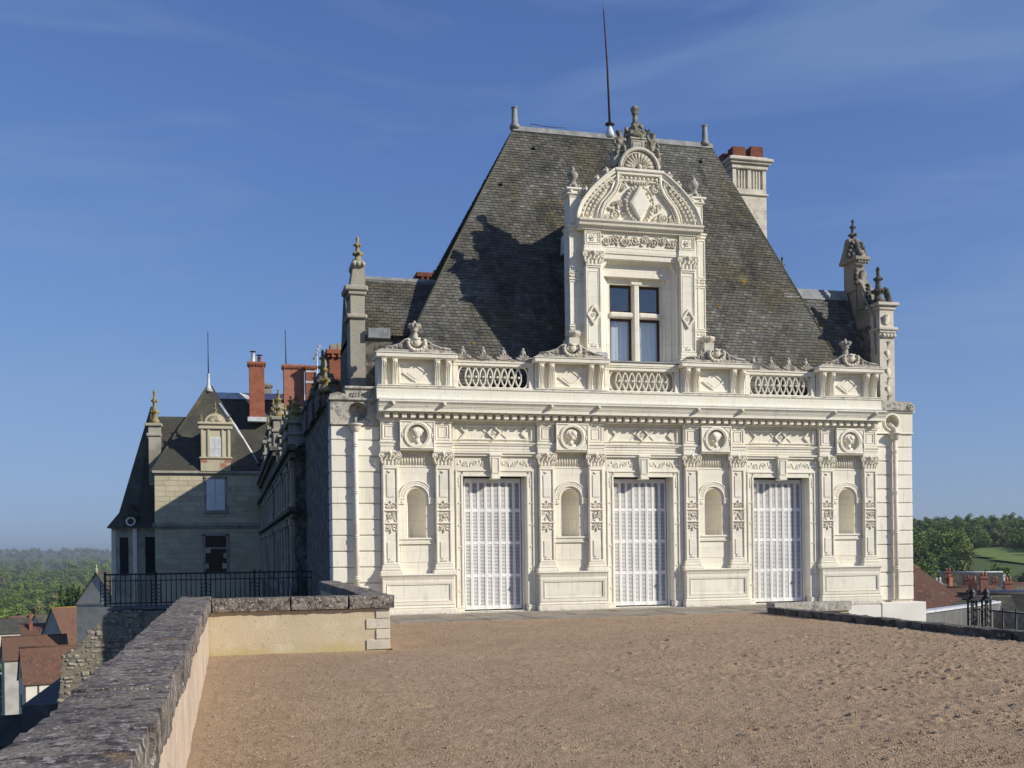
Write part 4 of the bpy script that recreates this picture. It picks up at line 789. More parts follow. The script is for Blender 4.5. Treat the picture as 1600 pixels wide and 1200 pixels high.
fz = MB(); fz.box(DC-1.13, DC+1.13, DY-.02, DY+.3, 9.765, 9.86, .01); fz.box(DC-1.13, DC+1.13, DY+.0, DY+.3, 9.86, 10.31); frame(fz, DC-1.13, DC+1.13, 9.88, 10.30, DY, .025, .015)
ob('frieze', fz, 'stone', dm_)
cv = MB(); q = random.Random(11)
for s in (-1, 1):
    for i in range(4):
        x = DC+s*(.15+.27*i); cv.spiral(x, DY-.03, 10.09+.03*(-1)**i, .13, 1.7, .022, s*(-1)**i, R(180 if i % 2 else 0))
        for a in range(4): cv.leaf(x, DY, 10.09, q.uniform(0, 6.28), .19, .09, .04)
        cv.ball(x+s*.12, DY-.02, 10.09-.09*(-1)**i, .035); cv.ball(x, DY-.03, 10.09, .04)
tag(ob('carved_scrolls', cv, 'stone_carved', dm_), kind='stuff')
dcn = MB(); dcn.prism([(DY+.3, 10.31), (DY-.08, 10.31), (DY-.09, 10.36), (DY-.12, 10.37), (DY-.12, 10.41), (DY-.20, 10.42), (DY-.22, 10.48), (DY-.27, 10.52), (DY-.28, 10.57), (DY-.2, 10.59), (DY+.3, 10.60)], DC-1.82, DC+1.82, 'x')
for i in range(64): x = DC-1.7+3.4*(i+.5)/64; dcn.box(x-.016, x+.016, DY-.105, DY-.05, 10.318, 10.358)
ob('cornice', dcn, 'stone', dm_)
# side buttresses with urn finials
bt = MB(); bt.box(-.21, .21, .0, .45, 6.75, 10.4); frame(bt, -.21, .21, 7.75, 8.95, .0, .035, .02); frame(bt, -.21, .21, 9.2, 10.28, .0, .035, .02); bt.box(-.03, .03, -.02, .01, 7.78, 10.25, .006)
for z in (7.52, 8.98): bt.box(-.235, .235, -.03, .45, z, z+.035, .01); bt.box(-.235, .235, -.03, .45, z+.17, z+.205, .01); [bt.spiral(x, -.01, z+.10, .05, 1.4, .014) for x in (-.1, .1)]; [bt.ball(x, -.01, z+.10, .03) for x in (-.17, 0, .17)]
bt.box(-.26, .26, -.06, .48, 10.4, 10.46, .015); bt.box(-.23, .23, -.03, .46, 10.32, 10.4, .01)
bt.box(-.17, .17, .05, .5, 10.46, 11.32); frame(bt, -.17, .17, 10.52, 11.28, .05, .03, .02); bt.box(-.24, .24, .0, .56, 11.32, 11.36, .012); bt.box(-.21, .21, .02, .54, 11.36, 11.44, .015)
bt.box(-.27, .27, -.03, .6, 11.44, 11.50, .015); [bt.ball(x, .02, 11.40, .05) for x in (-.13, .13)]
bt = bt.mesh('buttress')
fn = MB(); fn.lathe([(.20, 11.5), (.17, 11.60), (.10, 11.70), (.075, 11.78), (.10, 11.80), (.15, 11.88), (.155, 11.94), (.10, 12.0), (.055, 12.04), (.07, 12.08), (.04, 12.13), (.0, 12.17)], 0, .25, 12)
for i in range(8): a = 2*math.pi*i/8; fn.ball(.18*math.cos(a), .25+.18*math.sin(a), 11.57, .05, n=6, m=4)
fn = fn.mesh('urn_finial'); lower = MB()
lower.box(-.15, .15, -.14, .4, 6.80, 7.35, .01); lower.lathe([(.10, 7.15), (.09, 7.3), (.13, 7.36), (.21, 7.42), (.22, 7.5), (.16, 7.53)], 0, -.02, 12); [lower.ball(.17*math.cos(i*.785), -.02+.17*math.sin(i*.785), 7.47, .065, n=6, m=4) for i in range(8)]
lower.prism([(-.25, 6.8), (.25, 6.8), (.22, 7.1), (.12, 7.25), (-.12, 7.25), (-.22, 7.1)], -.1, .3); lower = lower.mesh('bracket_bowl')
for s in (-1, 1):
    p = (DC+s*1.80, DY+.12, 0); ob('buttress', bt, 'stone', dm_, p); ob('urn_finial', fn, 'stone_top', dm_, p); ob('bracket_bowl', lower, 'stone_carved', dm_, (DC+s*1.98, DY, 0))
# tympanum
ty = MB(); TY = DY-.04
AP = [(1.80, 10.60), (1.75, 10.82), (1.65, 11.04), (1.51, 11.24), (1.36, 11.42), (1.18, 11.60), (1.0, 11.76), (.82, 11.90), (.64, 12.02)]
def arch_r(t):                                           # half outline of the pediment, t 0..1
    k = min(t, .9999)*(len(AP)-1); j = int(k); k -= j; return (AP[j][0]*(1-k)+AP[j+1][0]*k, AP[j][1]*(1-k)+AP[j+1][1]*k)
half = [arch_r(i/12) for i in range(13)]
outl = [(DC+x, z) for x, z in half]+[(DC-x, z) for x, z in half[::-1]]
ty.prism(outl, TY+.08, TY+.5)
ob('tympanum', ty, 'stone', dm_)
rim = MB()
for s in (-1, 1):
    rim.tube([(DC+s*x, TY+.03, z) for x, z in half], .055, 7); rim.tube([(DC+s*(x+.04), TY-.02, z+.03) for x, z in half], .035, 6); rim.tube([(DC+s*(x*.93), TY+.03, 10.6+(z-10.6)*.93) for x, z in half], .03, 5)
    og = [(1.16, 10.62), (1.12, 10.85), (1.02, 11.08), (.86, 11.26), (.72, 11.44), (.63, 11.66), (.62, 11.95)]
    rim.tube([(DC+s*x, TY+.01, z) for x, z in og], .042, 7); rim.tube([(DC+s*(x-.09), TY+.03, z) for x, z in og], .024, 6); rim.tube([(DC+s*(x+.10), TY+.03, z+.02) for x, z in og[:-1]], .03, 6)
    for i in range(22):
        t2 = i/21*(len(og)-1.001); j = int(t2); k = t2-j; x = og[j][0]*(1-k)+og[j+1][0]*k; z = og[j][1]*(1-k)+og[j+1][1]*k; rim.ball(DC+s*(x-.045), TY-.01, z, .024, n=5, m=3)
rim.box(DC-.72, DC+.72, TY-.07, TY+.3, 11.98, 12.07, .02); rim.box(DC-.66, DC+.66, TY-.03, TY+.3, 11.90, 11.98, .01)
for i in range(9): rim.ball(DC-.5+i*.125, TY, 11.82, .04, 1.2, .7, .9, 6, 4)
rim.box(DC-.56, DC+.56, TY+.02, TY+.1, 11.73, 11.78, .01)
ob('arch_moulding', rim, 'stone', dm_)
lat = MB()
for s in (-1, 1):
    for i in range(9):
        for j in range(3):
            t2 = .10+.62*i/8; x, z = arch_r(t2); ox, oz = 1.22-.52*(t2), 10.68+1.0*t2; k = .16+.22*j; xx, zz = x*(1-k)+ox*k, z*(1-k)+oz*k
            lat.M = Matrix.Translation((DC+s*xx, TY+.06, zz)) @ Matrix.Rotation(-s*(t2*1.1+.1), 4, 'Y'); lat.box(-.035, .035, -.06, .03, -.045, .045, .006)
    lat.M = None
    lat.spiral(DC+s*.80, TY+.03, 11.72, .09, 1.4, .025, s, 0)
    for i, z in enumerate((11.2, 11.62, 11.9)):
        t2 = (.42, .66, .85)[i]; x, zz = arch_r(t2); lat.spiral(DC+s*(x+.10), TY+.1, zz+.13, .085, 1.3, .035, s, R(90)); lat.ball(DC+s*(x+.06), TY+.1, zz+.06, .07); lat.leaf(DC+s*(x+.02), TY+.08, zz+.05, R(90-s*40), .16, .1, .05)
tag(ob('lattice_carving', lat, 'stone_carved', dm_), kind='stuff')
loz = MB(); Q = [(0, .50), (.30, 0), (0, -.50), (-.30, 0)]; zc2 = 11.12
loz.prism([(DC+p[0], zc2+p[1]) for p in Q], TY-.06, TY+.1); loz.prism([(DC+p[0]*.88, zc2+p[1]*.88) for p in Q], TY-.075, TY+.1); ob('lozenge', loz, 'stone', dm_)
wq = MB(); q = random.Random(5)
for i in range(26): a = R(-250+i*320/25); wq.ball(DC+.40*math.cos(a), TY+.0+.015*(i % 2), zc2+.50*math.sin(a)*.98, .048+.012*(i % 2), n=6, m=4)
for s in (-1, 1):
    wq.spiral(DC+s*.72, TY+.04, 10.78, .15, 1.7, .03, s, R(90)); wq.spiral(DC+s*.46, TY+.03, 11.54, .09, 1.4, .025, -s, 0); wq.spiral(DC+s*.95, TY+.04, 10.72, .08, 1.4, .022, -s, 0); wq.spiral(DC+s*.60, TY+.04, 11.12, .09, 1.4, .022, -s, 0)
    for i in range(9): wq.leaf(DC+s*q.uniform(.5, .95), TY+.06, q.uniform(10.68, 11.1), q.uniform(0, 6.28), .16, .09, .045)
    wq.leaf(DC+s*.2, TY+.05, 11.66, R(90-s*30), .16, .1, .04); wq.leaf(DC+s*.38, TY+.05, 11.6, R(60 if s > 0 else 120), .14, .09, .04)
for i in range(5): wq.ball(DC-.14+.07*i, TY+.02, 11.70, .035, n=6, m=4)
tag(ob('wreath_carving', wq, 'stone_carved', dm_), kind='stuff')
sh = MB(); SZ = 12.08; SR = .56
sh.prism([(DC+SR*math.cos(R(a)), SZ+SR*math.sin(R(a))) for a in range(0, 181, 10)], TY+.05, TY+.45)
sh.tube([(DC+SR*math.cos(R(a)), TY+.0, SZ+SR*math.sin(R(a))) for a in range(0, 181, 9)], .055, 7); sh.tube([(DC+(SR-.09)*math.cos(R(a)), TY+.03, SZ+(SR-.09)*math.sin(R(a))) for a in range(0, 181, 9)], .025, 5)
for i in range(11): a = R(9+i*16.2); sh.tube([(DC+.10*math.cos(a), TY+.02, SZ+.05+.10*math.sin(a)), (DC+.28*math.cos(a), TY+.05, SZ+.04+.28*math.sin(a)), (DC+.42*math.cos(a), TY+.02, SZ+.02+.42*math.sin(a))], [.018, .04, .052], 6)
sh.ball(DC, TY, SZ+.06, .08); sh.spiral(DC-.17, TY+.02, SZ+.06, .07, 1.3, .02); sh.spiral(DC+.17, TY+.02, SZ+.06, .07, 1.3, .02, -1, math.pi); sh.box(DC-SR-.05, DC+SR+.05, TY-.02, TY+.4, SZ-.02, SZ+.015, .008)
ob('shell_pediment', sh, 'stone_carved', dm_)
tp = MB(); tp.box(DC-.20, DC+.20, TY+.08, TY+.45, 12.55, 12.95, .015); tp.box(DC-.24, DC+.24, TY+.05, TY+.48, 12.93, 12.99, .015); frame(tp, DC-.15, DC+.15, 12.6, 12.9, TY+.08, .03, .015)
for s in (-1, 1): tp.box(DC+s*.32, DC+s*.70, TY+.12, TY+.45, 12.2, 12.56, .015); tp.box(DC+s*.30, DC+s*.73, TY+.1, TY+.47, 12.56, 12.61, .012)
ob('crowning_block', tp, 'stone_top', dm_)
fl = MB(); cy = TY+.27; fl.lathe([(.24, 12.99), (.28, 13.08), (.18, 13.17), (.22, 13.22), (.15, 13.34), (.10, 13.40), (.12, 13.44), (.075, 13.48), (.065, 13.66), (.09, 13.70), (.10, 13.73), (.08, 13.75), (.12, 13.80), (.125, 13.86), (.08, 13.92), (.0, 13.94)], DC, cy, 12)
for s in (-1, 1): fl.ball(DC+s*.18, cy-.1, 13.12, .11); fl.leaf(DC+s*.2, cy-.1, 13.1, R(90-s*50), .25, .14, .08); fl.ball(DC+s*.1, cy-.17, 13.3, .07)
ob('finial', fl, 'statue', dm_)
def putto(s):
    me = bpy.data.meshes.new('putto'); X = DC+s*.50; Y = TY+.25
    J = dict(hip=(X, Y, 12.70), belly=(X-s*.01, Y-.03, 12.80), chest=(X-s*.02, Y-.02, 12.93), neck=(X-s*.01, Y-.02, 13.02), head=(X, Y-.03, 13.10), top=(X, Y-.03, 13.17),
             sh1=(X-s*.10, Y-.02, 12.97), el1=(X-s*.17, Y-.04, 13.05), ha1=(X-s*.20, Y-.05, 13.23), hx1=(X-s*.205, Y-.05, 13.31),
             sh2=(X+s*.09, Y-.01, 12.96), el2=(X+s*.16, Y-.03, 12.84), ha2=(X+s*.12, Y-.12, 12.76),
             kn1=(X-s*.10, Y-.17, 12.72), an1=(X-s*.11, Y-.19, 12.55), to1=(X-s*.12, Y-.25, 12.53), kn2=(X+s*.09, Y-.17, 12.69), an2=(X+s*.11, Y-.16, 12.50), to2=(X+s*.12, Y-.22, 12.48))
    K = list(J); E = [('hip', 'belly'), ('belly', 'chest'), ('chest', 'neck'), ('neck', 'head'), ('head', 'top'), ('chest', 'sh1'), ('sh1', 'el1'), ('el1', 'ha1'), ('ha1', 'hx1'), ('chest', 'sh2'), ('sh2', 'el2'), ('el2', 'ha2'), ('hip', 'kn1'), ('kn1', 'an1'), ('an1', 'to1'), ('hip', 'kn2'), ('kn2', 'an2'), ('an2', 'to2')]
    me.from_pydata([J[k] for k in K], [(K.index(a), K.index(b2)) for a, b2 in E], []); me.materials.append(MATS['statue'])
    o = ob('putto', me, None, dm_); md = o.modifiers.new('Skin', 'SKIN'); Rr = dict(hip=.10, belly=.105, chest=.09, neck=.04, head=.095, top=.075, sh1=.05, el1=.04, ha1=.033, hx1=.042, sh2=.05, el2=.042, ha2=.035, kn1=.062, an1=.04, to1=.035, kn2=.062, an2=.04, to2=.035)
    sv = me.skin_vertices[0].data if me.skin_vertices else None
    if sv is None: me.attributes; 
    else:
        for i, k in enumerate(K): sv[i].radius = (Rr[k], Rr[k]); sv[i].use_root = (k == 'hip')
    o.modifiers.new('Subsurf', 'SUBSURF').render_levels = 2
    o['label'] = 'seated child statue with one arm raised'
    ex = MB(); [ex.ball(J['head'][0]+.055*math.cos(i*.785), J['head'][1]+.02+.055*math.sin(i*.785), J['head'][2]+.055+.012*(i % 2), .042, n=6, m=4) for i in range(8)]; ob('curls', ex, 'statue', dm_)
for s in (-1, 1): putto(s)
t = thing('floodlight', (DC-1.22, DY-.25, 6.73), 'small grey floodlight on the ledge at the foot of the dormer window', 'floodlight')
ob('bracket', MB().box(DC-1.26, DC-1.18, DY-.28, DY-.2, 6.735, 6.80, .006), 'iron', t); ob('lamp_head', MB().prism([(DY-.36, 6.78), (DY-.18, 6.80), (DY-.18, 6.97), (DY-.34, 6.92)], DC-1.36, DC-1.10, 'x'), 'zinc', t)

# ------------------------------------------------------------------ side dormers
def pinnacle(mb, x, y, z, h, r=.2):
    mb.lathe([(r, 0), (r*1.05, h*.10), (r*.62, h*.14), (r*.55, h*.26), (r*.85, h*.30), (r*.9, h*.36), (r*.45, h*.42), (r*.38, h*.60), (r*.58, h*.64), (r*.6, h*.69), (r*.28, h*.74), (r*.25, h*.86), (r*.36, h*.91), (r*.2, h*.97), (0, h)], x, y, 10, z)
    for i in range(5): a = i*1.256; mb.ball(x+r*.8*math.cos(a), y+r*.8*math.sin(a), z+h*.34, r*.3, n=6, m=4); mb.ball(x+r*.55*math.cos(a+.5), y+r*.55*math.sin(a+.5), z+h*.66, r*.22, n=6, m=4)
sl_ = MB(); RYs = 2.4
def gable_roof(x0, x1, y0, y1, ze, zr, nm, parent):
    yr = (y0+y1)/2; m2 = MB(); m2.prism([(y0, ze), (y1, ze), (yr, zr)], x0, x1, 'x'); o = ob(nm, m2, 'slate_far', parent)
    slates('roof_slates', Vector((x0, y0, ze)), Vector((x1, y0, ze)), Vector((x1, yr, zr)), Vector((x0, yr, zr)), parent=o, seed=int(x0*10)+5, row=.115, wd=.175)
    ob('ridge_cap', MB().prism([(yr-.17, zr-.30), (yr-.02, zr+.04), (yr+.02, zr+.04), (yr+.17, zr-.30)], x0-.02, x1, 'x'), 'lead', o); return o
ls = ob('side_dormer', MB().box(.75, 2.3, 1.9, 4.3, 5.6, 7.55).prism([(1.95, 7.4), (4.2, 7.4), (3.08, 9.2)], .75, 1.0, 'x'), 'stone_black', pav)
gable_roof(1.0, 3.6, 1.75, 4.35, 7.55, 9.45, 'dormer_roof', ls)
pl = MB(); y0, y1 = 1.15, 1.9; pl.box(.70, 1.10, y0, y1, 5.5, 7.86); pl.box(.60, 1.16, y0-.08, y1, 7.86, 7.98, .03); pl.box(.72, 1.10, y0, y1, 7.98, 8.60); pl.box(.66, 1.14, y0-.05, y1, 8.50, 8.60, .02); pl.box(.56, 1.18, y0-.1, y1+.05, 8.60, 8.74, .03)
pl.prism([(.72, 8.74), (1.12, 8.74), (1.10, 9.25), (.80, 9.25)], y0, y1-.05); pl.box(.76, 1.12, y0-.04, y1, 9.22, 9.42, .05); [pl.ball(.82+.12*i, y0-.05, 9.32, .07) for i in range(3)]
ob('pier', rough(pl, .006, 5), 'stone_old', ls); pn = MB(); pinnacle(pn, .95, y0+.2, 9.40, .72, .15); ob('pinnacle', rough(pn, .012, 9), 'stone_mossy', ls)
ob('vent_box', MB().box(1.15, 1.75, 1.0, 1.3, 7.32, 7.6, .02), 'lead', ls)
rs_ = ob('side_dormer', MB().box(15.2, 16.46, 1.45, 3.4, 5.6, 7.25).box(16.40, 16.86, 1.2, 3.4, 5.58, 8.3).prism([(1.5, 7.2), (3.3, 7.2), (2.4, 9.4)], 16.2, 16.5, 'x'), 'stone_black', pav)
gable_roof(14.2, 16.4, 1.385, 3.41, 7.2, 9.60, 'dormer_roof', rs_)
pr = MB(); pr.box(16.48, 16.98, .72, 1.25, 5.55, 8.05); pr.box(16.42, 17.08, .64, 1.3, 8.08, 8.18, .02); pr.box(16.45, 17.02, .68, 1.28, 8.0, 8.08, .02); pr.box(16.50, 16.98, .74, 1.25, 8.18, 8.70); pr.box(16.46, 17.04, .70, 1.28, 8.70, 8.82, .02); pr.box(16.38, 17.12, .62, 1.32, 8.82, 8.92, .02)
pr.leaf(16.7, .72, 8.26, R(90), .35, .25, .05); [pr.ball(16.6+.12*i, .70, 7.92, .07) for i in range(4)]
for i in range(7): pr.leaf(16.75+.04*(i % 2), .73, 5.9+.27*i, R(70+40*(i % 2)), .3, .2, .03)
ob('pier', rough(pr, .008, 5), 'stone_carved', rs_)
gb = MB(); gb.box(16.50, 16.76, 1.22, 1.93, 8.2, 9.1); gb.box(16.47, 16.80, 1.92, 2.6, 5.6, 10.5); gb.box(16.40, 16.88, 1.84, 2.68, 9.55, 9.63, .02); gb.box(16.38, 16.92, 1.80, 2.75, 10.5, 10.62, .02); gb.prism([(1.25, 8.9), (1.85, 8.9), (1.85, 9.9), (1.6, 9.7), (1.35, 9.3)], 16.45, 16.78, 'x'); gb.prism([(1.9, 10.62), (2.75, 10.62), (2.55, 10.95), (2.42, 11.25), (2.22, 11.25), (2.1, 10.95)], 16.42, 16.84, 'x'); gb.leaf(16.64, 1.84, 9.75, R(90), .5, .28, .05); [gb.ball(16.5+.1*i, 1.8, 10.42, .05) for i in range(4)]
ob('gable', rough(gb, .012, 4), 'stone_old', rs_)
pn = MB(); pinnacle(pn, 16.62, .98, 8.92, 1.15, .20); 
for i in range(5): pn.ball(16.45+.05*i, 1.25+.08*i, 9.05+.14*i, .13-.01*i); pn.ball(16.95-.03*i, .9, 8.98+.09*i, .10)
ob('pinnacle', rough(pn, .015, 9), 'stone_black', rs_)
pn = MB(); pinnacle(pn, 16.63, 2.32, 11.15, .75, .14)
for s in (-1, 1):
    for i in range(4): pn.ball(16.62+s*(.30-.05*i), 2.1, 10.68+.13*i, .09); pn.ball(16.6, 2.32+s*(.42-.07*i), 10.7+.14*i, .10)
for i in range(4): pn.ball(16.36, 1.75, 9.75+.13*i, .08)
ob('pinnacle', rough(pn, .015, 9), 'stone_black', rs_)
ob('lead_pipe', MB().tube([(16.2, 1.2, 9.3), (16.45, .95, 8.5), (16.47, .9, 7.4)], .03, 6), 'lead', rs_)
pn = MB(); pinnacle(pn, 15.75, 5.2, 10.6, .85, .13); ob('small_finial', pn, 'stone_black', pav)
# side balustrade on the left flank, seen end on
sb = MB()
for i, y in enumerate((1.4, 4.0, 6.6)):
    sb.box(-.12, .35, y, y+1.6, 5.5, 6.15); sb.box(-.18, .4, y-.05, y+1.65, 6.15, 6.25, .02); sb.prism([(y, 6.25), (y+1.6, 6.25), (y+1.1, 6.5), (y+.5, 6.5)], -.1, .3, 'x')
sb.box(-.05, .3, 1.0, 9, 5.5, 5.9); sb.box(-.1, .3, 1.0, 9, 5.9, 6.0)
ob('side_balustrade', rough(sb, .01, 4), 'stone_black', pav)
pn = MB(); pinnacle(pn, .05, 2.2, 6.45, .75, .13); pinnacle(pn, .0, .9, 5.85, .85, .13); pinnacle(pn, .05, 5.0, 6.45, .6, .12); ob('flank_pinnacle', rough(pn, .012, 9), 'stone_mossy', pav)

# ================================================================== THE WINGS BEHIND
WX = -.3
wing = thing('chateau_wing', (WX, 25, 0), 'long shaded side wing with tall gabled dormers and mossy pinnacles', 'castle wing')
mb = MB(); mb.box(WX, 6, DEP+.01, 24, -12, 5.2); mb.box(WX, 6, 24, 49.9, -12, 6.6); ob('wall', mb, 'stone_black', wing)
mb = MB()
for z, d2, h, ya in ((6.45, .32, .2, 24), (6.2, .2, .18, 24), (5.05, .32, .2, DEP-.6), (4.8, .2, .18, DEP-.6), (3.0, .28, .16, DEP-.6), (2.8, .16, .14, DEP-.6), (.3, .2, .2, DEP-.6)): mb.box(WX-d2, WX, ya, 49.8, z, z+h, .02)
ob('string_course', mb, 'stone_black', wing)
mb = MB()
pil = MB().box(WX-.16, WX, -.22, .22, 0, 2.8, .02).box(WX-.22, WX, -.28, .28, 0, .35, .02).box(WX-.22, WX, -.28, .28, 2.55, 2.8, .03).mesh('pilaster')
pil2 = MB().box(WX-.14, WX, -.2, .2, 3.16, 4.8, .02).box(WX-.2, WX, -.26, .26, 4.55, 4.79, .03).mesh('pilaster')
y = DEP+.5; ys = []
while y < 47: ys.append(y); y += 2.6 if len(ys) % 2 else 1.7
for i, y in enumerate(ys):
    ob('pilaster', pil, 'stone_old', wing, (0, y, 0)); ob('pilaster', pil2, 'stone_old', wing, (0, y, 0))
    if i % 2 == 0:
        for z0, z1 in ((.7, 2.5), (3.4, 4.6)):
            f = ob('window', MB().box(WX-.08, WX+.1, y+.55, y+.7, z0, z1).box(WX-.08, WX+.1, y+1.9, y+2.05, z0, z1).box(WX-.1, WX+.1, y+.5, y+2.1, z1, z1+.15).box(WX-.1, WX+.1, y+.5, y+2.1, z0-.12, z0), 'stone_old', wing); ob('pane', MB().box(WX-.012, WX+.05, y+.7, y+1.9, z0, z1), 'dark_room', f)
def wing_dormer(y, w=2.6, h=3.4, z=6.65, ph=1.2):
    d2 = MB(); d2.box(WX+.05, WX+.55, y-w/2, y+w/2, z, z+h*.62)
    for s in (-1, 1): d2.box(WX-.12, WX+.45, y+s*w/2-.25, y+s*w/2+.25, z, z+h*.60, .02); d2.box(WX-.2, WX+.5, y+s*w/2-.33, y+s*w/2+.33, z+h*.34, z+h*.40, .02)
    d2.box(WX-.22, WX+.6, y-w/2-.35, y+w/2+.35, z+h*.60, z+h*.68, .03)
    d2.prism([(y-w*.36, z+h*.68), (y+w*.36, z+h*.68), (y+w*.30, z+h*.9), (y, z+h*1.05), (y-w*.30, z+h*.9)], WX, WX+.45, 'x')
    o = ob('dormer', rough(d2, .01, 3), 'stone_old', wing)
    ob('window', MB().box(WX+.0, WX+.06, y-.55, y+.55, z+.3, z+h*.55), 'dark_room', o)
    p = MB()
    for s in (-1, 1): pinnacle(p, WX+.15, y+s*w/2, z+h*.68, ph, .21)
    pinnacle(p, WX+.2, y, z+h*1.03, ph*.6, .17)
    for s in (-1, 1):
        for i in range(4): p.ball(WX+.15, y+s*(w*.36-.2*i), z+h*(.74+.08*i), .16)
    ob('pinnacle', rough(p, .02, 8), 'stone_mossy', o)
    ob('dormer_roof', MB().prism([(y-w*.42, z+h*.5), (y+w*.42, z+h*.5), (y, z+h*.98)], WX+.4, 3.0, 'x'), 'slate_far', o)
wing_dormer(11.8, 1.6, 1.5, 5.25, .9); wing_dormer(15.4, 1.8, 1.9, 5.25, 1.0); wing_dormer(19.4, 1.8, 2.0, 5.25, 1.1); wing_dormer(26, 2.2, 2.2, 6.65, 1.2); wing_dormer(32, 2.4, 2.5, 6.65, 1.3); wing_dormer(40, 2.6, 2.6, 6.65, 1.3)
rfm = MB(); rfm.prism([(WX+.3, 7.0), (8.2, 7.0), (4.2, 12.1)], 39, 51.9, 'y'); rfm.prism([(WX+.1, 5.25), (8.5, 5.25), (4.2, 8.2)], DEP+.02, 24, 'y'); rfm.prism([(WX+.1, 6.65), (8.5, 6.65), (4.2, 10.0)], 24.01, 39, 'y'); wr_ = ob('roof', rfm, 'slate_far', wing)
ob('ridge_cap', MB().prism([(3.95, 9.78), (4.2, 10.06), (4.45, 9.78)], 24.2, 39, 'y'), 'lead_white', wr_)
def brick_stack(name, x0, x1, y0, y1, z0, z1, parent, m='brick_red', bands=(), pots=()):
    s2 = MB(); s2.box(x0, x1, y0, y1, z0, z1); s2.box(x0-.06, x1+.06, y0-.06, y1+.06, z1-.3, z1-.2); s2.box(x0-.13, x1+.13, y0-.13, y1+.13, z1-.2, z1-.02, .02)
    n = int((x1-x0)/.18)
    for i in range(n): x = x0+(x1-x0)*(i+.5)/n; s2.box(x-.04, x+.04, y0-.12, y0-.05, z1-.32, z1-.2)
    zz = z0
    while zz < z1-.35: s2.box(x0-.006, x1+.006, y0-.006, y1+.006, zz, zz+.085); zz += .1
    o = ob(name, s2, m, parent)
    for z in bands: ob('stone_band', MB().box(x0-.02, x1+.02, y0-.02, y1+.02, z, z+.14), 'lead_white', o)
    for x, h, kind in pots:
        p = MB(); p.lathe([(.17, 0), (.15, .1), (.13, h), (.15, h+.02)], x, (y0+y1)/2, 10, z1-.03); ob('chimney_pot', p, 'pipe' if kind else 'terracotta', o)
        ob('pot_cap', MB().lathe([(.02, 0), (.24, .02), (.24, .06), (.05, .1)], x, (y0+y1)/2, 10, z1+h+.07).tube([(x, (y0+y1)/2, z1+h-.02), (x, (y0+y1)/2, z1+h+.1)], .03, 5), 'iron', o)
    ob('flashing', MB().box(x0-.15, x1+.15, y0-.2, y1+.2, z0-.2, z0+.12), 'lead_white', o); return o
brick_stack('chimney', 1.15, 1.85, 12.2, 13.2, 6.2, 9.1, wr_, pots=()); ob('chimney_top', MB().box(1.2, 1.45, 12.4, 12.9, 9.1, 9.32).box(1.47, 1.80, 12.4, 12.9, 9.1, 9.38), 'stone_old', wr_)
brick_stack('chimney', 4.50, 4.90, 12.0, 12.6, 8.0, 12.05, wr_, 'terracotta'); bs = brick_stack('chimney', 5.05, 5.55, 12.0, 12.6, 8.0, 12.0, wr_, 'terracotta'); ob('chimney_cover', MB().prism([(4.95, 12.03), (5.65, 12.03), (5.55, 12.15), (5.05, 12.15)], 11.9, 12.7).box(5.0, 5.04, 12, 12.05, 11.9, 12.03), 'iron', bs)
t = thing('television_aerial', (3.98, 54, 13.5), 'small tilted television aerial on a white mast by the chimneys', 'aerial')
ob('mast', MB().tube([(3.98, 53.5, 13.2), (3.98, 53.5, 16.6)], .05, 6), 'lead_white', t); ob('boom', MB().tube([(3.7, 53.5, 16.0), (4.2, 53.3, 17.1)], .05, 6), 'zinc', t)
for i in range(5): k = i/4; ob('element', MB().tube([(3.7+.5*k-.25, 53.5-.2*k-.1, 16.05+1.0*k), (3.7+.5*k+.25, 53.5-.2*k+.1, 16.05+1.0*k-.2)], .03, 5), 'zinc', t)

# end building across the far side of the court
EYY = 50
end = thing('end_building', (-3.7, EYY, 0), 'weathered stone end building with white shutters under a hipped slate roof', 'castle wing')
mb = MB(); mb.box(-7.45, -.28, EYY, EYY+9, -12, 7.3); mb.box(-.28, 8, EYY+2.5, EYY+9, -12, 8.5); ob('wall', mb, 'stone_end', end)
rr2 = random.Random(21); z = -.1
blkm = {}
while z < 7.2:                                            # ashlar courses
    x = -7.45+.02; hgt = .36
    while x < -.45:
        w = rr2.uniform(.6, 1.0); x1 = min(x+w, -.32)
        if not (-4.15 < (x+x1)/2 < -2.6 and (4.5 < z+.2 < 7.0 or .2 < z+.2 < 3.1)): ob('stone_block', MB().box(x+.008, x1-.008, EYY-.035-rr2.uniform(0, .015), EYY+.02, z+.008, min(z+hgt, 7.28)-.008), 'stone_end', end)
        x = x1
    z += hgt
mb = MB(); mb.box(-7.6, -.28, EYY-.22, EYY, 3.55, 3.8, .03); mb.box(-7.55, -.28, EYY-.12, EYY, 3.40, 3.55, .03); mb.box(-7.6, -.2, EYY-.25, EYY, 7.22, 7.4, .03); mb.box(-7.6, -7.45, EYY-.1, EYY+9, 7.2, 7.4); ob('string_course', rough(mb, .02, 2), 'stone_old', end)
w_ = ob('window', MB().box(-4.15, -4.02, EYY-.08, EYY+.1, 4.65, 6.95).box(-2.76, -2.62, EYY-.08, EYY+.1, 4.65, 6.95).box(-4.2, -2.55, EYY-.15, EYY+.1, 4.48, 4.66).box(-4.15, -2.62, EYY-.08, EYY+.1, 6.85, 7.05), 'stone_old', end)
for x0, x1 in ((-4.01, -3.40), (-3.38, -2.77)):
    ob('shutter', MB().box(x0, x1, EYY-.1, EYY-.04, 4.68, 6.84).box(x0+.06, x1-.06, EYY-.115, EYY-.09, 4.78, 5.6).box(x0+.06, x1-.06, EYY-.115, EYY-.09, 5.75, 6.74), 'paint_white', w_)
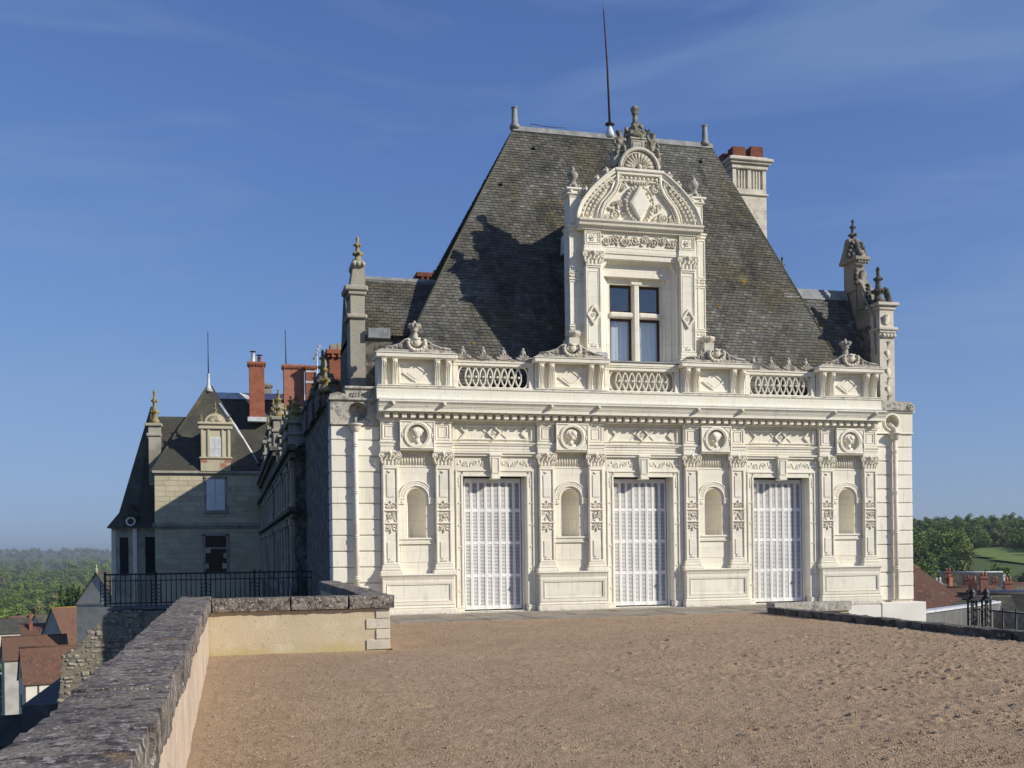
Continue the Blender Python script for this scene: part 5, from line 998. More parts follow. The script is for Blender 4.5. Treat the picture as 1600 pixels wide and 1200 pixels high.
w_ = ob('window', MB().box(-4.3, -4.12, EYY-.06, EYY+.1, .15, 3.0).box(-2.72, -2.52, EYY-.06, EYY+.1, .15, 3.0).box(-4.3, -2.52, EYY-.06, EYY+.1, 2.9, 3.1).box(-4.2, -2.6, EYY-.03, EYY+.1, 1.98, 2.1), 'stone_old', end)
ob('pane', MB().box(-4.12, -2.72, EYY-.02, EYY+.03, 2.1, 2.9).box(-4.12, -2.72, EYY-.02, EYY+.03, .2, 1.98), 'wood_brown', w_)
rm = MB(); ap = (-3.93, EYY+4.4, 14.1); rm.add([(-7.7, EYY-.25, 7.35), (-.2, EYY-.25, 7.35), (-.2, EYY+9, 7.35), (-7.7, EYY+9, 7.35), ap, (-3.6, EYY+4.8, 14.1)], [(0, 1, 5, 4), (1, 2, 5), (2, 3, 4, 5), (3, 0, 4)]); er = ob('roof', rm, 'slate_far', end)
ob('ridge_cap', MB().lathe([(.35, -.5), (.12, .0), (.1, .75), (.13, .8)], -3.85, EYY+4.5, 8, 14.1).tube([(-.5, EYY+.5, 8.0), (-2.0, EYY+2.4, 10.8), (-3.1, EYY+3.7, 12.6)], .12, 6), 'lead_white', er)
rm = MB(); rm.prism([(EYY+2.0, 8.4), (EYY+9.5, 8.4), (EYY+5.6, 13.6)], -3.4, 9, 'x'); cr_ = ob('cross_roof', rm, 'slate_far', end); ob('ridge_cap', MB().prism([(EYY+5.2, 13.2), (EYY+5.6, 13.72), (EYY+6.0, 13.2)], -3.4, 9, 'x'), 'lead_white', cr_)
brick_stack('chimney', -.95, .12, 53.2, 54.3, 11.5, 15.7, cr_, pots=((-.65, .7, 1), (-.2, .45, 0))); brick_stack('chimney', .2, .75, 57, 57.8, 12, 14.7, cr_, 'stone_old')
brick_stack('chimney', 1.55, 3.02, 53.6, 54.8, 11.8, 15.65, cr_, 'brick_pink'); brick_stack('chimney', 3.12, 3.85, 53.0, 54.0, 11.5, 15.5, cr_, bands=(14.2, 15.0))
t = thing('lightning_rod', (-3.93, EYY+4.4, 14.5), 'thin rod at the peak of the end building hipped roof', 'lightning rod'); ob('rod', MB().tube([(-3.85, EYY+4.5, 14.5), (-3.85, EYY+4.5, 18.0)], [.045, .025], 6), 'iron', t)
t = thing('lightning_rod', (1.9, 54.2, 15.6), 'thin rod fixed to the broad pink brick chimney', 'lightning rod'); ob('rod', MB().tube([(1.75, 54.2, 15.5), (1.72, 54.2, 18.3)], [.045, .025], 6), 'iron', t)
# its dormer
dd = MB(); x0, x1 = -4.35, -2.35; y0 = EYY-.3; dd.box(x0, x1, y0, y0+3, 7.4, 10.3); dd.box(x0-.1, x1+.1, y0-.1, y0+.5, 8.25, 8.37, .02); dd.box(x0-.15, x1+.15, y0-.15, y0+.6, 10.3, 10.5, .03); dd.box(x0-.2, x1+.2, y0-.2, y0+.6, 10.62, 10.78, .03); dd.box(x0, x1, y0-.05, y0+.5, 10.5, 10.62)
for x in (x0+.02, x0+.45, x1-.6, x1-.2): dd.box(x, x+.16, y0-.08, y0, 8.37, 10.3, .02)
dd.prism([(-3.35+.7*math.cos(R(a)), 10.78+.62*math.sin(R(a))) for a in range(0, 181, 15)], y0, y0+.4)
for i in range(9): a = R(15+i*18.7); dd.tube([(-3.35, y0-.02, 10.82), (-3.35+.5*math.cos(a), y0-.04, 10.82+.45*math.sin(a))], .04, 5)
do = ob('dormer', rough(dd, .01, 3), 'stone_end', end); ob('window_frame', MB().box(-3.72, -2.98, y0-.03, y0+.02, 8.4, 9.75).box(-3.37, -3.33, y0-.05, y0, 8.4, 9.75).box(-3.72, -2.98, y0-.05, y0, 9.0, 9.05), 'paint_white', do); ob('pane', MB().box(-3.68, -3.02, y0-.04, y0+.0, 8.45, 8.98).box(-3.68, -3.02, y0-.04, y0, 9.07, 9.7), 'glass', do)
for x0_ in (-4.3, -3.9, -3.0, -2.75):
    for z_ in (7.65, 7.98):
        if rr2.random() < .6: ob('brick_patch', MB().box(x0_, x0_+.38, y0-.012, y0+.02, z_, z_+.28), 'brick_pink', do)
pn = MB(); pinnacle(pn, -3.35, y0+.2, 11.35, .95, .15); pinnacle(pn, -4.3, y0+.2, 10.78, .6, .16); pinnacle(pn, -2.4, y0+.2, 10.78, .6, .16); ob('pinnacle', pn, 'stone_mossy', do)
# left flank dormer pinnacle
ld = MB(); ld.box(-7.85, -7.05, EYY+1.0, EYY+1.7, 6.5, 10.6); ld.box(-8.0, -7.0, EYY+.9, EYY+1.8, 9.9, 10.1, .03); ld.box(-8.1, -6.95, EYY+.85, EYY+1.9, 10.6, 10.8, .03); lo_ = ob('side_dormer', ld, 'stone_old', end); pn = MB(); pinnacle(pn, -7.45, EYY+1.35, 10.8, 2.4, .32); ob('pinnacle', rough(pn, .02, 8), 'stone_mossy', lo_); ob('dormer_roof', MB().prism([(EYY+1.2, 8.6), (EYY+4.4, 8.6), (EYY+2.8, 11.5)], -7.3, -3.5, 'x'), 'slate_far', lo_)
# turret
tw = thing('corner_turret', (-7.6, EYY+6, 0), 'polygonal stone turret with steep slate roof beside the end building', 'turret')
tx, ty_ = -7.85, EYY+5.2; tr = 2.9
m2 = MB(); m2.lathe([(tr, -12), (tr, 3.7)], tx, ty_, 8, 0, 1, False); m2.lathe([(tr+.12, 3.45), (tr+.2, 3.7)], tx, ty_, 8, 0, 1, False); ob('wall', m2, 'stone_old', tw)
m2 = MB(); m2.lathe([(tr+.5, 3.6), (tr*.86, 4.7), (.12, 12.5)], tx, ty_, 8, 0, 1, False); tro = ob('roof', m2, 'slate_far', tw)
m2 = MB()
for k in range(8): a = 2*math.pi*(k+.5)/8; m2.box(tx+tr*math.cos(a)-.14, tx+tr*math.cos(a)+.14, ty_+tr*math.sin(a)-.14, ty_+tr*math.sin(a)+.14, -3, 3.5)
ob('corner_pilaster', m2, 'stone', tw)
for k in range(8):
    a = 2*math.pi*k/8+0.0; c2 = Vector((tx+tr*.935*math.cos(a), ty_+tr*.935*math.sin(a), 0)); m2 = MB(); m2.M = Matrix.Translation(c2) @ Matrix.Rotation(a, 4, 'Z'); m2.box(-.05, .02, -.42, .42, .2, 2.9); ob('window', m2, 'dark_room', tw)
m2 = MB(); m2.M = Matrix.Translation((tx-1.35, ty_-2.75, 0)); m2.box(-.45, .45, -.2, 1.5, 3.6, 4.3); m2.prism([(-.6, 4.3), (.6, 4.3), (0, 5.25)], -.3, 2.2); ob('lucarne', m2, 'slate_far', tw); m2 = MB(); m2.M = Matrix.Translation((tx-1.35, ty_-2.97, 4.0)); m2.tube([(.28*math.cos(i*.524), 0, .28*math.sin(i*.524)) for i in range(12)], .07, 6, True); ob('round_window', m2, 'paint_white', tw)

# ------------------------------------------------------------------ rampart and railing on the left
rp_ = thing('rampart', (-5, 5.2, -6), 'ruined rubble rampart below the railing, sunlit only at its outer corner', 'wall')
prof2 = [(-7.7, -9), (-7.15, -2.6), (-7.0, -1.15), (-6.75, -1.05), (-6.15, -.38), (-5.8, .02), (-.3, .05), (-.3, -9)]
ob('wall', MB().prism(prof2, 4.4, 6.8, 'y'), 'mortar', rp_)
rr2 = random.Random(4); z = -9.0; cnt = 0
while z < .05:
    h = rr2.uniform(.09, .17); x = -7.7-rr2.uniform(0, .2)
    while x < -.4:
        w = rr2.uniform(.10, .32); xc = x+w/2; zc_ = z+h/2
        top = interp_l = None
        left = -7.7+(zc_+9)/6.4*.55 if zc_ < -2.6 else -7.15+(zc_+2.6)/1.45*.15
        tp_ = -1.1 if xc < -6.75 else (-1.05+(xc+6.75)/.95*1.07 if xc < -5.8 else .03)
        if xc-w/2 > left-.08 and z+h < tp_+.06 and cnt < 300 and z > -2.75 and xc < -4.9 and rr2.random() < .93:
            dz_ = rr2.uniform(-.025, .025); m2 = MB().box(x+.012, x+w-.012, 4.4-rr2.uniform(.0, .045), 4.5, z+.01+dz_, z+h-.01+dz_*.5, .035); ob('stone', rough(m2, .03, 4, cnt), 'rubble', rp_); cnt += 1
        x += w
    z += h
ob('cap', MB().box(-5.85, -.3, 4.4, 6.4, .055, .10, .02), 'stone_black', rp_)
struct(ob('court_floor', MB().box(-8.5, WX-.01, 6.8, 50, -3.4, -2.8), 'asphalt'))
rail = thing('iron_railing', (-3, 6, .1), 'black wrought-iron railing in the shade before the end building', 'railing')
x0, x1 = -6.05, -.05; yA, yB = 6.0, 6.0
ob('top_rail', MB().box(x0, x1, 5.97, 6.03, 1.02, 1.07), 'iron', rail); ob('bottom_rail', MB().box(x0, x1, 5.98, 6.02, .17, .21), 'iron', rail); ob('middle_rail', MB().box(x0, x1, 5.98, 6.02, .84, .87), 'iron', rail)
bar = MB().tube([(0, 6.0, .1), (0, 6.0, 1.03)], .013, 6).mesh('bar'); n = int((x1-x0)/.14)
for i in range(n+1):
    x = x0+(x1-x0)*i/n
    if i % 10 == 0:
        p = MB().box(x-.03, x+.03, 5.97, 6.03, .1, 1.12); 
        for j in range(5): p.tube([(x-.13, 6, .25+.11*j), (x, 6, .31+.11*j), (x+.13, 6, .25+.11*j)], .012, 4)
        p.tube([(x-.13, 6.0, .2), (x-.13, 6.0, .84)], .012, 4); p.tube([(x+.13, 6.0, .2), (x+.13, 6.0, .84)], .012, 4); ob('post', p, 'iron', rail)
    else: ob('bar', bar, 'iron', rail, (x, 0, 0))

# ================================================================== THE TOWN
def house(name, apex, phi, l, w, h, rh, label, wallm='plaster', roofm='tile', base=None, chim=(), wins=(), gwins=(), timber=False, ridge=None, group=None, cat='house', hip=0.):
    """apex: world point of the left gable peak; ridge runs along local +X turned by phi degrees"""
    ph = R(phi); apex = Vector(apex); zb = apex.z-h-rh; o = apex+Vector((math.cos(ph), math.sin(ph), 0))*l/2
    t = thing(name, (o.x, o.y, zb), label, cat, group, ph)
    wl = MB(); wl.box(-l/2, l/2, -w/2, w/2, -8, h); wl.prism([(-w/2, h), (w/2, h), (0, h+rh*.97)], -l/2, l/2-hip-.02*(hip > 0), 'x'); ob('wall', wl, wallm, t, local=True)
    ov = .3; k = rh/(w/2); rf_ = MB(); th = .16
    for s in (-1, 1):
        y0, z0 = s*(w/2+ov), h-ov*k
        if hip: rf_.add([(-l/2-.18, 0, h+rh+th), (l/2-hip, 0, h+rh+th), (l/2+.3, y0, z0), (-l/2-.18, y0, z0)], [(0, 1, 2, 3)])
        else: rf_.prism([(0, h+rh+.02), (y0, z0), (y0, z0+th), (0, h+rh+th+.05)], -l/2-.18, l/2+.18, 'x')
    if hip: y0 = w/2+ov; z0 = h-ov*k; rf_.add([(l/2-hip, 0, h+rh+th), (l/2+.3, -y0, z0), (l/2+.3, y0, z0)], [(0, 1, 2)])
    r_ = ob('roof', rf_, roofm, t, local=True)
    ob('ridge_tiles', MB().tube([(-l/2-.2, 0, h+rh+th), (l/2+.2-hip*1.06, 0, h+rh+th)], .13, 6), ridge or roofm, r_, local=True)
    for cx, cy, cw, chh, m in chim:
        c = MB(); zt = h+rh+chh; c.box(cx-cw/2, cx+cw/2, cy-cw*.35, cy+cw*.35, h, zt); c.box(cx-cw/2-.06, cx+cw/2+.06, cy-cw*.35-.06, cy+cw*.35+.06, zt-.25, zt-.08); c.lathe([(.13, 0), (.11, .4)], cx-cw*.2, cy, 8, zt); c.lathe([(.13, 0), (.11, .45)], cx+cw*.22, cy, 8, zt); ob('chimney', c, m, r_, local=True)
    for x, z, ww, hh in wins:
        f = ob('window', MB().box(x-ww/2-.1, x+ww/2+.1, -w/2-.05, -w/2+.02, z-.1, z+hh+.1), 'paint_white', t, local=True); ob('pane', MB().box(x-ww/2, x+ww/2, -w/2-.07, -w/2-.02, z, z+hh), 'glass', f, local=True)
    for y, z, ww, hh in gwins:
        f = ob('window', MB().box(-l/2-.05, -l/2+.02, y-ww/2-.1, y+ww/2+.1, z-.1, z+hh+.1), 'timber', t, local=True); ob('pane', MB().box(-l/2-.07, -l/2-.02, y-ww/2, y+ww/2, z, z+hh), 'glass', f, local=True)
    if timber:
        y = -w/2
        for x in [-l/2+.1+i*(l-.2)/6 for i in range(7)]: ob('timber_post', MB().box(x-.09, x+.09, y-.06, y+.02, 0, h), 'timber', t, local=True)
        for z in (.1, h*.5, h-.15): ob('timber_beam', MB().box(-l/2, l/2, y-.075, y+.02, z-.1, z+.1), 'timber', t, local=True)
    return t
# left, below the parapet
house('tile_roofed_house', at(81, 961.5, 200), 46, 15, 8.4, 6, 7.0, 'house with big rust-brown tiled roof and shaded blue-grey slate gable', 'plaster_grey', 'tile', ridge='tile_ridge', wins=((-4, 2.2, 1, 1.4), (2, 2.2, 1, 1.4)))
house('timbered_house', at(32.5, 1025, 130), 16, 9, 5.6, 6.4, 3.7, 'narrow white gabled house with tiled roof and timbered side wall', 'plaster', 'tile', timber=True, gwins=((0, 6.8, .5, .9), (0, 3.2, .6, 1.3)), wins=((-2.2, 3.8, .8, 1.2), (1.0, 3.8, .8, 1.2)))
house('slate_roofed_house', at(-16, 980, 300), 12, 12, 8, 6, 3.6, 'pale house with slate roof and white dormer among valley trees', 'plaster', 'slate_far', wins=((-3, 3.4, 1, 1.7), (0.5, 3.4, 1, 1.7), (3.8, 3.4, 1, 1.7), (-3, .6, 1, 1.7), (3.8, .6, 1, 1.7)), chim=((4.5, 0, .8, 1.2, 'brick_red'),))
house('brown_roofed_house', at(4, 1008, 165), 14, 9, 7, 5, 3.0, 'low house with weathered grey-brown tiled roof behind the white gable', 'plaster_grey', 'tile')
house('tile_roofed_house', at(33, 987, 230), 10, 9, 7, 5, 3.4, 'small rust-tiled house with a slim red chimney beyond the brown roof', 'plaster', 'tile', chim=((-2.6, -1.2, .7, .6, 'brick_red'), (2.6, -.4, .7, 2.4, 'brick_red')))
house('slate_roofed_house', at(55, 972, 262), 40, 9, 7, 5, 3.6, 'slate-roofed house with white bargeboard beside the big tiled roof', 'plaster', 'slate_far', wins=((1, 3, 1, 1.5),))
house('shaded_outbuilding', at(-45, 1140, 66), 12, 7, 4, 3.5, 1.2, 'dark timber-eaved outbuilding roof in shade under the parapet', 'plaster_grey', 'slate_far', timber=True)
cp = house('chapel', at(150.5, 905, 165), 62, 9, 7.0, 9, 4.6, 'tall grey gabled chapel with small finial behind the railing', 'plaster_grey', 'slate_far', cat='chapel')
ob('finial', MB().lathe([(.3, 0), (.2, .4), (.3, .6), (.1, .9), (.12, 1.2), (0, 1.5)], -4.5, 0, 8, 13.6), 'stone_old', cp, local=True); ob('string_course', MB().box(-4.6, -4.45, -3.6, 3.6, 8.8, 9.05), 'stone_old', cp, local=True)
for k, (x, y, d2, l) in enumerate(((8, 1012, 330, 10), (44, 1003, 380, 9), (14, 992, 420, 11))):
    house('valley_house', at(x, y-18, d2), 5+k*9, l, 7, 5, 3.2, ['cream house with tiled roof tucked among the valley trees', 'little slate-roofed house at the edge of the valley wood', 'long pale house far down in the valley trees', 'shaded tiled house at the corner of the white gable'][k], 'plaster', 'tile' if k % 2 == 0 else 'slate_far', wins=((-2, 2.5, 1, 1.4), (2, 2.5, 1, 1.4)))
# right, beyond the lower yard
house('brown_roofed_house', at(1322, 889, 86), -12, 8.6, 6.5, 5, 2.7, 'house with broad plain brown roof next to the pavilion corner', 'plaster', 'tile', hip=2.6)
house('slate_roofed_house', at(1468, 891, 150), -28, 8, 11, 7, 5.4, 'tall dark slate-roofed house with lead ridge and thin chimneys', 'plaster_grey', 'slate_far', ridge='zinc', chim=((-3.2, -2, .9, .4, 'brick_pink'), (-1, -3.0, .8, -.6, 'brick_red'), (2.6, -3, .8, -.8, 'brick_pink')))
house('tile_roofed_house', at(1468, 915, 118), -8, 6.2, 5, 4, 2.6, 'small brown-tiled house with shaded gable before the slate roof', 'plaster_grey', 'tile', gwins=((0, 2, .9, 1.3),), wins=((-1.4, 1.4, .8, 1.2), (1.4, 1.4, .8, 1.2)))
house('chimneyed_house', at(1513, 921, 108), -22, 5.4, 6, 4, 2.4, 'low dark-roofed house carrying two tall pink brick chimneys', 'plaster', 'slate_far', chim=((-1.2, 0, .75, 1.7, 'brick_pink'), (1.0, -.4, .75, 1.2, 'brick_pink')))
house('tile_roofed_house', at(1541, 907, 170), -15, 7, 7, 5, 3, 'rust-tiled house partly hidden behind the twin chimneys', 'plaster', 'tile')
house('slate_roofed_house', at(1548, 921, 96), -30, 12, 8, 5, 3.2, 'long dark slate roof edged in light zinc beside the gate', 'plaster_grey', 'slate_far', ridge='zinc', chim=((3.5, 0, .8, .9, 'brick_red'),))
house('slate_roofed_house', at(1578, 905, 190), -20, 12, 8, 5, 3.4, 'dark slate house with white chimney near the meadow foot', 'plaster', 'slate_far', chim=((-3, 0, .8, .8, 'plaster'),))
dh = house('glazed_dormer_house', at(1484, 931, 84), -20, 4.4, 4, 3, 1.3, 'low slate roof with a small white gabled skylight', 'plaster_grey', 'slate_far')
ob('skylight', MB().box(-.2, 1.1, -1.4, .2, 2.9, 3.9).prism([(-.3, 3.9), (1.2, 3.9), (.45, 4.5)], -1.5, .3), 'paint_white', dh, local=True); ob('pane', MB().box(-.1, .4, -1.43, -1.3, 3.2, 3.85).box(.5, 1.0, -1.43, -1.3, 3.2, 3.85), 'glass', dh, local=True)
for k, (x, y, d2, ph) in enumerate(((1570, 893, 330, -30), (1594, 896, 300, -10), (1578, 882, 380, -40), (1608, 889, 260, -20))):
    house('hillside_house', at(x, y, d2), ph, 8, 6, 4, 2.6, ['white house half hidden by trees at the hill foot', 'pale house with tiled roof at the edge of town', 'cream cottage below the meadow', 'light-walled house among bushes beside the meadow'][k], 'plaster', 'tile' if k % 2 else 'slate_far', wins=((-2, 1.4, 1, 1.3), (2, 1.4, 1, 1.3)))
for k, (x, y, d2, ph, l) in enumerate(((1446, 912, 128, 20, 6), (1500, 925, 92, -35, 5), (1524, 915, 140, 10, 6.5), (1560, 914, 150, 25, 7), (1588, 922, 112, -12, 7), (1450, 928, 100, -25, 4.5))):
    house('slate_roofed_house', at(x, y, d2), ph, l, 5.5, 4, 3.2, ['narrow dark slate roof tucked behind the broad brown roof', 'small steep slate roof just above the yard wall', 'slate roof with pale chimney behind the twin chimneys', 'dark slate house with brick chimney below the hillside houses', 'slate house with wide chimney beside the long zinc-edged roof', 'low slate lean-to roof at the pavilion plinth'][k], 'plaster_grey', 'slate_far', chim=((l*.3*(-1)**k, 0, .7, 1.0+.2*(k % 3), ('brick_red', 'brick_pink', 'plaster')[k % 3]),), wins=((0, 1.6, .8, 1.2),))
# yard wall and iron gate
gw = thing('yard_wall', (36, 6, -4), 'grey rendered yard wall with bright white sloping cap', 'wall')
a = at(1428, 955, 50); b2 = at(1556, 936, 66); dv = (b2-a); n2 = Vector((-dv.y, dv.x, 0)).normalized()*.2
ob('wall', MB().add([a-n2+Vector((0, 0, -6)), b2-n2+Vector((0, 0, -6)), b2-n2, a-n2, a+n2+Vector((0, 0, -6)), b2+n2+Vector((0, 0, -6)), b2+n2, a+n2], [(0, 1, 2, 3), (5, 4, 7, 6), (3, 2, 6, 7), (4, 0, 3, 7), (1, 5, 6, 2)]), 'wall_grey', gw)
m3 = n2*1.5; up = Vector((0, 0, .13)); e_ = Vector((0, 0, .012))
ob('cap', MB().add([a-m3+e_, b2-m3+e_, b2+m3+e_, a+m3+e_, a-m3+up, b2-m3+up, b2+m3+up, a+m3+up], [(0, 1, 2, 3), (4, 5, 6, 7), (0, 1, 5, 4), (2, 3, 7, 6), (1, 2, 6, 5), (3, 0, 4, 7)]), 'lead_white', gw)
a2 = at(1556, 948, 60); b3 = at(1640, 952, 52); n2 = Vector((-(b3-a2).y, (b3-a2).x, 0)).normalized()*.15
gw = thing('lane_wall', (45, 0, -4), 'low brownish lane wall in shade behind the iron gate', 'wall')
ob('wall', MB().add([a2-n2+Vector((0, 0, -6)), b3-n2+Vector((0, 0, -6)), b3-n2, a2-n2, a2+n2+Vector((0, 0, -6)), b3+n2+Vector((0, 0, -6)), b3+n2, a2+n2], [(0, 1, 2, 3), (5, 4, 7, 6), (3, 2, 6, 7), (4, 0, 3, 7), (1, 5, 6, 2)]), 'rubble', gw)
g0 = at(1519, 932, 46); g1 = at(1541, 932, 46); gz = g0.z; gb_ = -3.7
gate = thing('iron_gate', ((g0.x+g1.x)/2, (g0.y+g1.y)/2, gb_), 'dark green iron gate between ornate lattice piers in the lower yard', 'gate')
for p in (g0, g1):
    m2 = MB(); s2 = .12
    for dx in (-s2, s2):
        for dy in (-s2, s2): m2.box(p.x+dx-.03, p.x+dx+.03, p.y+dy-.03, p.y+dy+.03, gb_, gz)
    z = gb_
    while z < gz-.2:
        m2.tube([(p.x-s2, p.y-s2, z), (p.x+s2, p.y-s2, z+.3)], .025, 4); m2.tube([(p.x+s2, p.y-s2, z), (p.x-s2, p.y-s2, z+.3)], .025, 4); m2.box(p.x-s2, p.x+s2, p.y-s2-.02, p.y+s2, z, z+.03); z += .3
    m2.box(p.x-.28, p.x+.28, p.y-.28, p.y+.28, gz, gz+.08); m2.lathe([(.2, 0), (.1, .1), (.17, .25), (.05, .4), (0, .5)], p.x, p.y, 8, gz+.08); m2.spiral(p.x-.35, p.y-.1, gb_+1.4, .22, 1.4, .03); ob('pier', m2, 'iron', gate)
for i in range(1, 8): p = g0.lerp(g1, i/8); ob('bar', MB().tube([(p.x, p.y, gb_+.1), (p.x, p.y, gz-.35)], .018, 5), 'iron', gate)
ob('rail', MB().tube([(g0.x, g0.y, gz-.4), (g1.x, g1.y, gz-.4)], .03, 5).tube([(g0.x, g0.y, gb_+.2), (g1.x, g1.y, gb_+.2)], .03, 5), 'iron', gate)
fe = thing('iron_fence', (g1.x+2, g1.y, gb_), 'dark iron fence running on from the gate', 'fence'); g2_ = at(1640, 944, 42)
ob('rail', MB().tube([(g1.x+.2, g1.y, gz-.45), (g2_.x, g2_.y, gz-.45)], .035, 5).tube([(g1.x+.2, g1.y, gb_+.3), (g2_.x, g2_.y, gb_+.3)], .03, 5), 'iron', fe)
for i in (5, 10, 15, 20): p = Vector((g1.x+.2, g1.y, 0)).lerp(Vector((g2_.x, g2_.y, 0)), i/22); ob('post', MB().tube([(p.x, p.y, gb_), (p.x, p.y, gz-.3)], .04, 5), 'iron', fe)

# ================================================================== TREES
def crown_mesh(name, seed, h, r, nleaf, size, m, conic=False):
    q = np.random.RandomState(seed); V = []; Fc = []; T = []
    cl = []
    for i in range(15 if not conic else 12):
        a = q.uniform(0, 6.28); z = q.uniform(.28, .92); rr = r*(math.sqrt(max(0, 1-((z-.55)/.48)**2)))*q.uniform(.35, .85) if not conic else r*(1-z)*.5
        cl.append((rr*math.cos(a), rr*math.sin(a), z*h, r*q.uniform(.30, .52)*(1 if not conic else 1.1*(1.15-z)), q.uniform(.75, 1.25)))
    for i in range(nleaf):
        c = cl[q.randint(len(cl))]; d2 = q.normal(size=3); d2 /= np.linalg.norm(d2)+1e-6; rad = c[3]*q.uniform(.55, 1.08); p = np.array(c[:3])+d2*rad*np.array([1, 1, .85 if not conic else 1.8])
        n_ = d2+q.normal(size=3)*.5; n_ /= np.linalg.norm(n_); u = np.cross(n_, [0, 0, 1.]); u /= np.linalg.norm(u)+1e-6; w = np.cross(n_, u); s2 = size*q.uniform(.6, 1.3); k = len(V)
        V += [tuple(p-u*s2-w*s2*.6), tuple(p+u*s2*.9-w*s2*.7), tuple(p+u*s2*.7+w*s2*.8), tuple(p-u*s2*.8+w*s2*.6)]; Fc.append((k, k+1, k+2, k+3)); g2 = c[4]*q.uniform(.8, 1.2); T += [(g2, g2, g2*.9, 1)]*4
    me = bpy.data.meshes.new(name); me.from_pydata(V, [], Fc); ca = me.color_attributes.new('tint', 'FLOAT_COLOR', 'POINT'); ca.data.foreach_set('color', np.array(T, 'f').ravel()); me.materials.append(MATS[m]); me.update(); return me
def trunk_mesh(seed, h, r):
    q = random.Random(seed); m2 = MB(); m2.tube([(0, 0, -1), (.1, 0, h*.25), (-.1, .1, h*.5), (0, 0, h*.8)], [r*.07, r*.055, r*.04, r*.015], 6)
    for i in range(5): a = i*1.26; z = h*(.28+.08*i); m2.tube([(0, 0, z), (r*.35*math.cos(a), r*.35*math.sin(a), z+h*.12), (r*.65*math.cos(a), r*.65*math.sin(a), z+h*.2)], [r*.035, r*.025, r*.01], 5)
    m2 = m2.mesh('trunk'); m2.materials.append(MATS['bark']); return m2
KIND = [('leaf_green', 'fresh green'), ('leaf_dark', 'dark green'), ('leaf_brown', 'olive-brown budding'), ('leaf_yellow', 'yellow-green'), ('leaf_green', 'fresh green'), ('leaf_dark', 'dark green')]
PROT = []
for i, (m, nmk) in enumerate(KIND):
    h = (13, 12, 12, 11, 15, 10)[i]; r = (5.5, 5, 5.2, 4.6, 5, 5)[i]; PROT.append((crown_mesh('crown', 50+i, h, r, 1500, .34, m), trunk_mesh(i, h, r), nmk))
pc = bpy.data.collections.new('tree_shapes')
for i, (c, tkm, nmk) in enumerate(PROT):
    b4 = bmesh.new(); b4.from_mesh(c); b4.to_mesh(c); b4.free(); po = bpy.data.objects.new('crown_shape_%d' % i, c); pc.objects.link(po)
ng = bpy.data.node_groups.new('scatter', 'GeometryNodeTree'); ng.interface.new_socket('Geometry', in_out='INPUT', socket_type='NodeSocketGeometry'); ng.interface.new_socket('Geometry', in_out='OUTPUT', socket_type='NodeSocketGeometry')
gi = ng.nodes.new('NodeGroupInput'); go = ng.nodes.new('NodeGroupOutput'); ip = ng.nodes.new('GeometryNodeInstanceOnPoints'); ci = ng.nodes.new('GeometryNodeCollectionInfo'); ci.inputs['Collection'].default_value = pc; ci.inputs['Separate Children'].default_value = True; ci.inputs['Reset Children'].default_value = True
def na_(nm, dt):
    k = ng.nodes.new('GeometryNodeInputNamedAttribute'); k.data_type = dt; k.inputs['Name'].default_value = nm; return k.outputs['Attribute']
ip.inputs['Pick Instance'].default_value = True
ng.links.new(gi.outputs[0], ip.inputs['Points']); ng.links.new(ci.outputs[0], ip.inputs['Instance']); ng.links.new(na_('idx', 'INT'), ip.inputs['Instance Index']); ng.links.new(na_('scl', 'FLOAT'), ip.inputs['Scale']); ng.links.new(ip.outputs[0], go.inputs[0])
cx_ = ng.nodes.new('ShaderNodeCombineXYZ'); ng.links.new(na_('rot', 'FLOAT'), cx_.inputs['Z']); e2r = ng.nodes.new('FunctionNodeEulerToRotation'); ng.links.new(cx_.outputs[0], e2r.inputs[0]); ng.links.new(e2r.outputs[0], ip.inputs['Rotation'])
def scatter(name, pts, label, cat):
    me = bpy.data.meshes.new(name); me.from_pydata([p[0] for p in pts], [], [])
    for nm, ty2, k in (('idx', 'INT', 1), ('scl', 'FLOAT', 2), ('rot', 'FLOAT', 3)): a_ = me.attributes.new(nm, ty2, 'POINT'); a_.data.foreach_set('value', [p[k] for p in pts])
    o = bpy.data.objects.new(name, me); COL.objects.link(o); md = o.modifiers.new('scatter', 'NODES'); md.node_group = ng; return tag(o, label, cat, kind='stuff')
def single_tree(p, i, s, rot, label, group):
    c, tkm, nmk = PROT[i]; t = thing('deciduous_tree', p, label.replace('#', nmk), 'tree', group, rot); t.scale = (s, s, s)
    ob('trunk', tkm, None, t, local=True); ob('crown', c, None, t, local=True)
q = random.Random(77)
def pol(az, r): X = CAM.x+r*math.sin(R(az)); Y = CAM.y+r*math.cos(R(az)); return X, Y
def hitterr(px_, py_):
    rr = ray(px_, py_); t2 = 60
    while t2 < 4000:
        p = CAM+rr*t2
        if p.z < terr(p.x, p.y): return p
        t2 += 3
    return p
# meadow on the right hill
mea = [hitterr(*p) for p in ((1512, 856), (1545, 850), (1580, 853), (1640, 860), (1650, 882), (1600, 876), (1560, 870), (1530, 866))]
mb = MB(); grid_ = []
def inside(x, y):
    c = False; j = len(mea)-1
    for i in range(len(mea)):
        if (mea[i].y > y) != (mea[j].y > y) and x < (mea[j].x-mea[i].x)*(y-mea[i].y)/(mea[j].y-mea[i].y)+mea[i].x: c = not c
        j = i
    return c
cell = 4; x0 = min(p.x for p in mea); x1 = max(p.x for p in mea); y0 = min(p.y for p in mea); y1 = max(p.y for p in mea); y = y0; vsd = {}; fs = []; vs = []
def vid(X, Y):
    if (X, Y) not in vsd: vsd[(X, Y)] = len(vs); vs.append((X, Y, terr(X, Y)+.35))
    return vsd[(X, Y)]
nx, ny = int((x1-x0)/cell)+1, int((y1-y0)/cell)+1
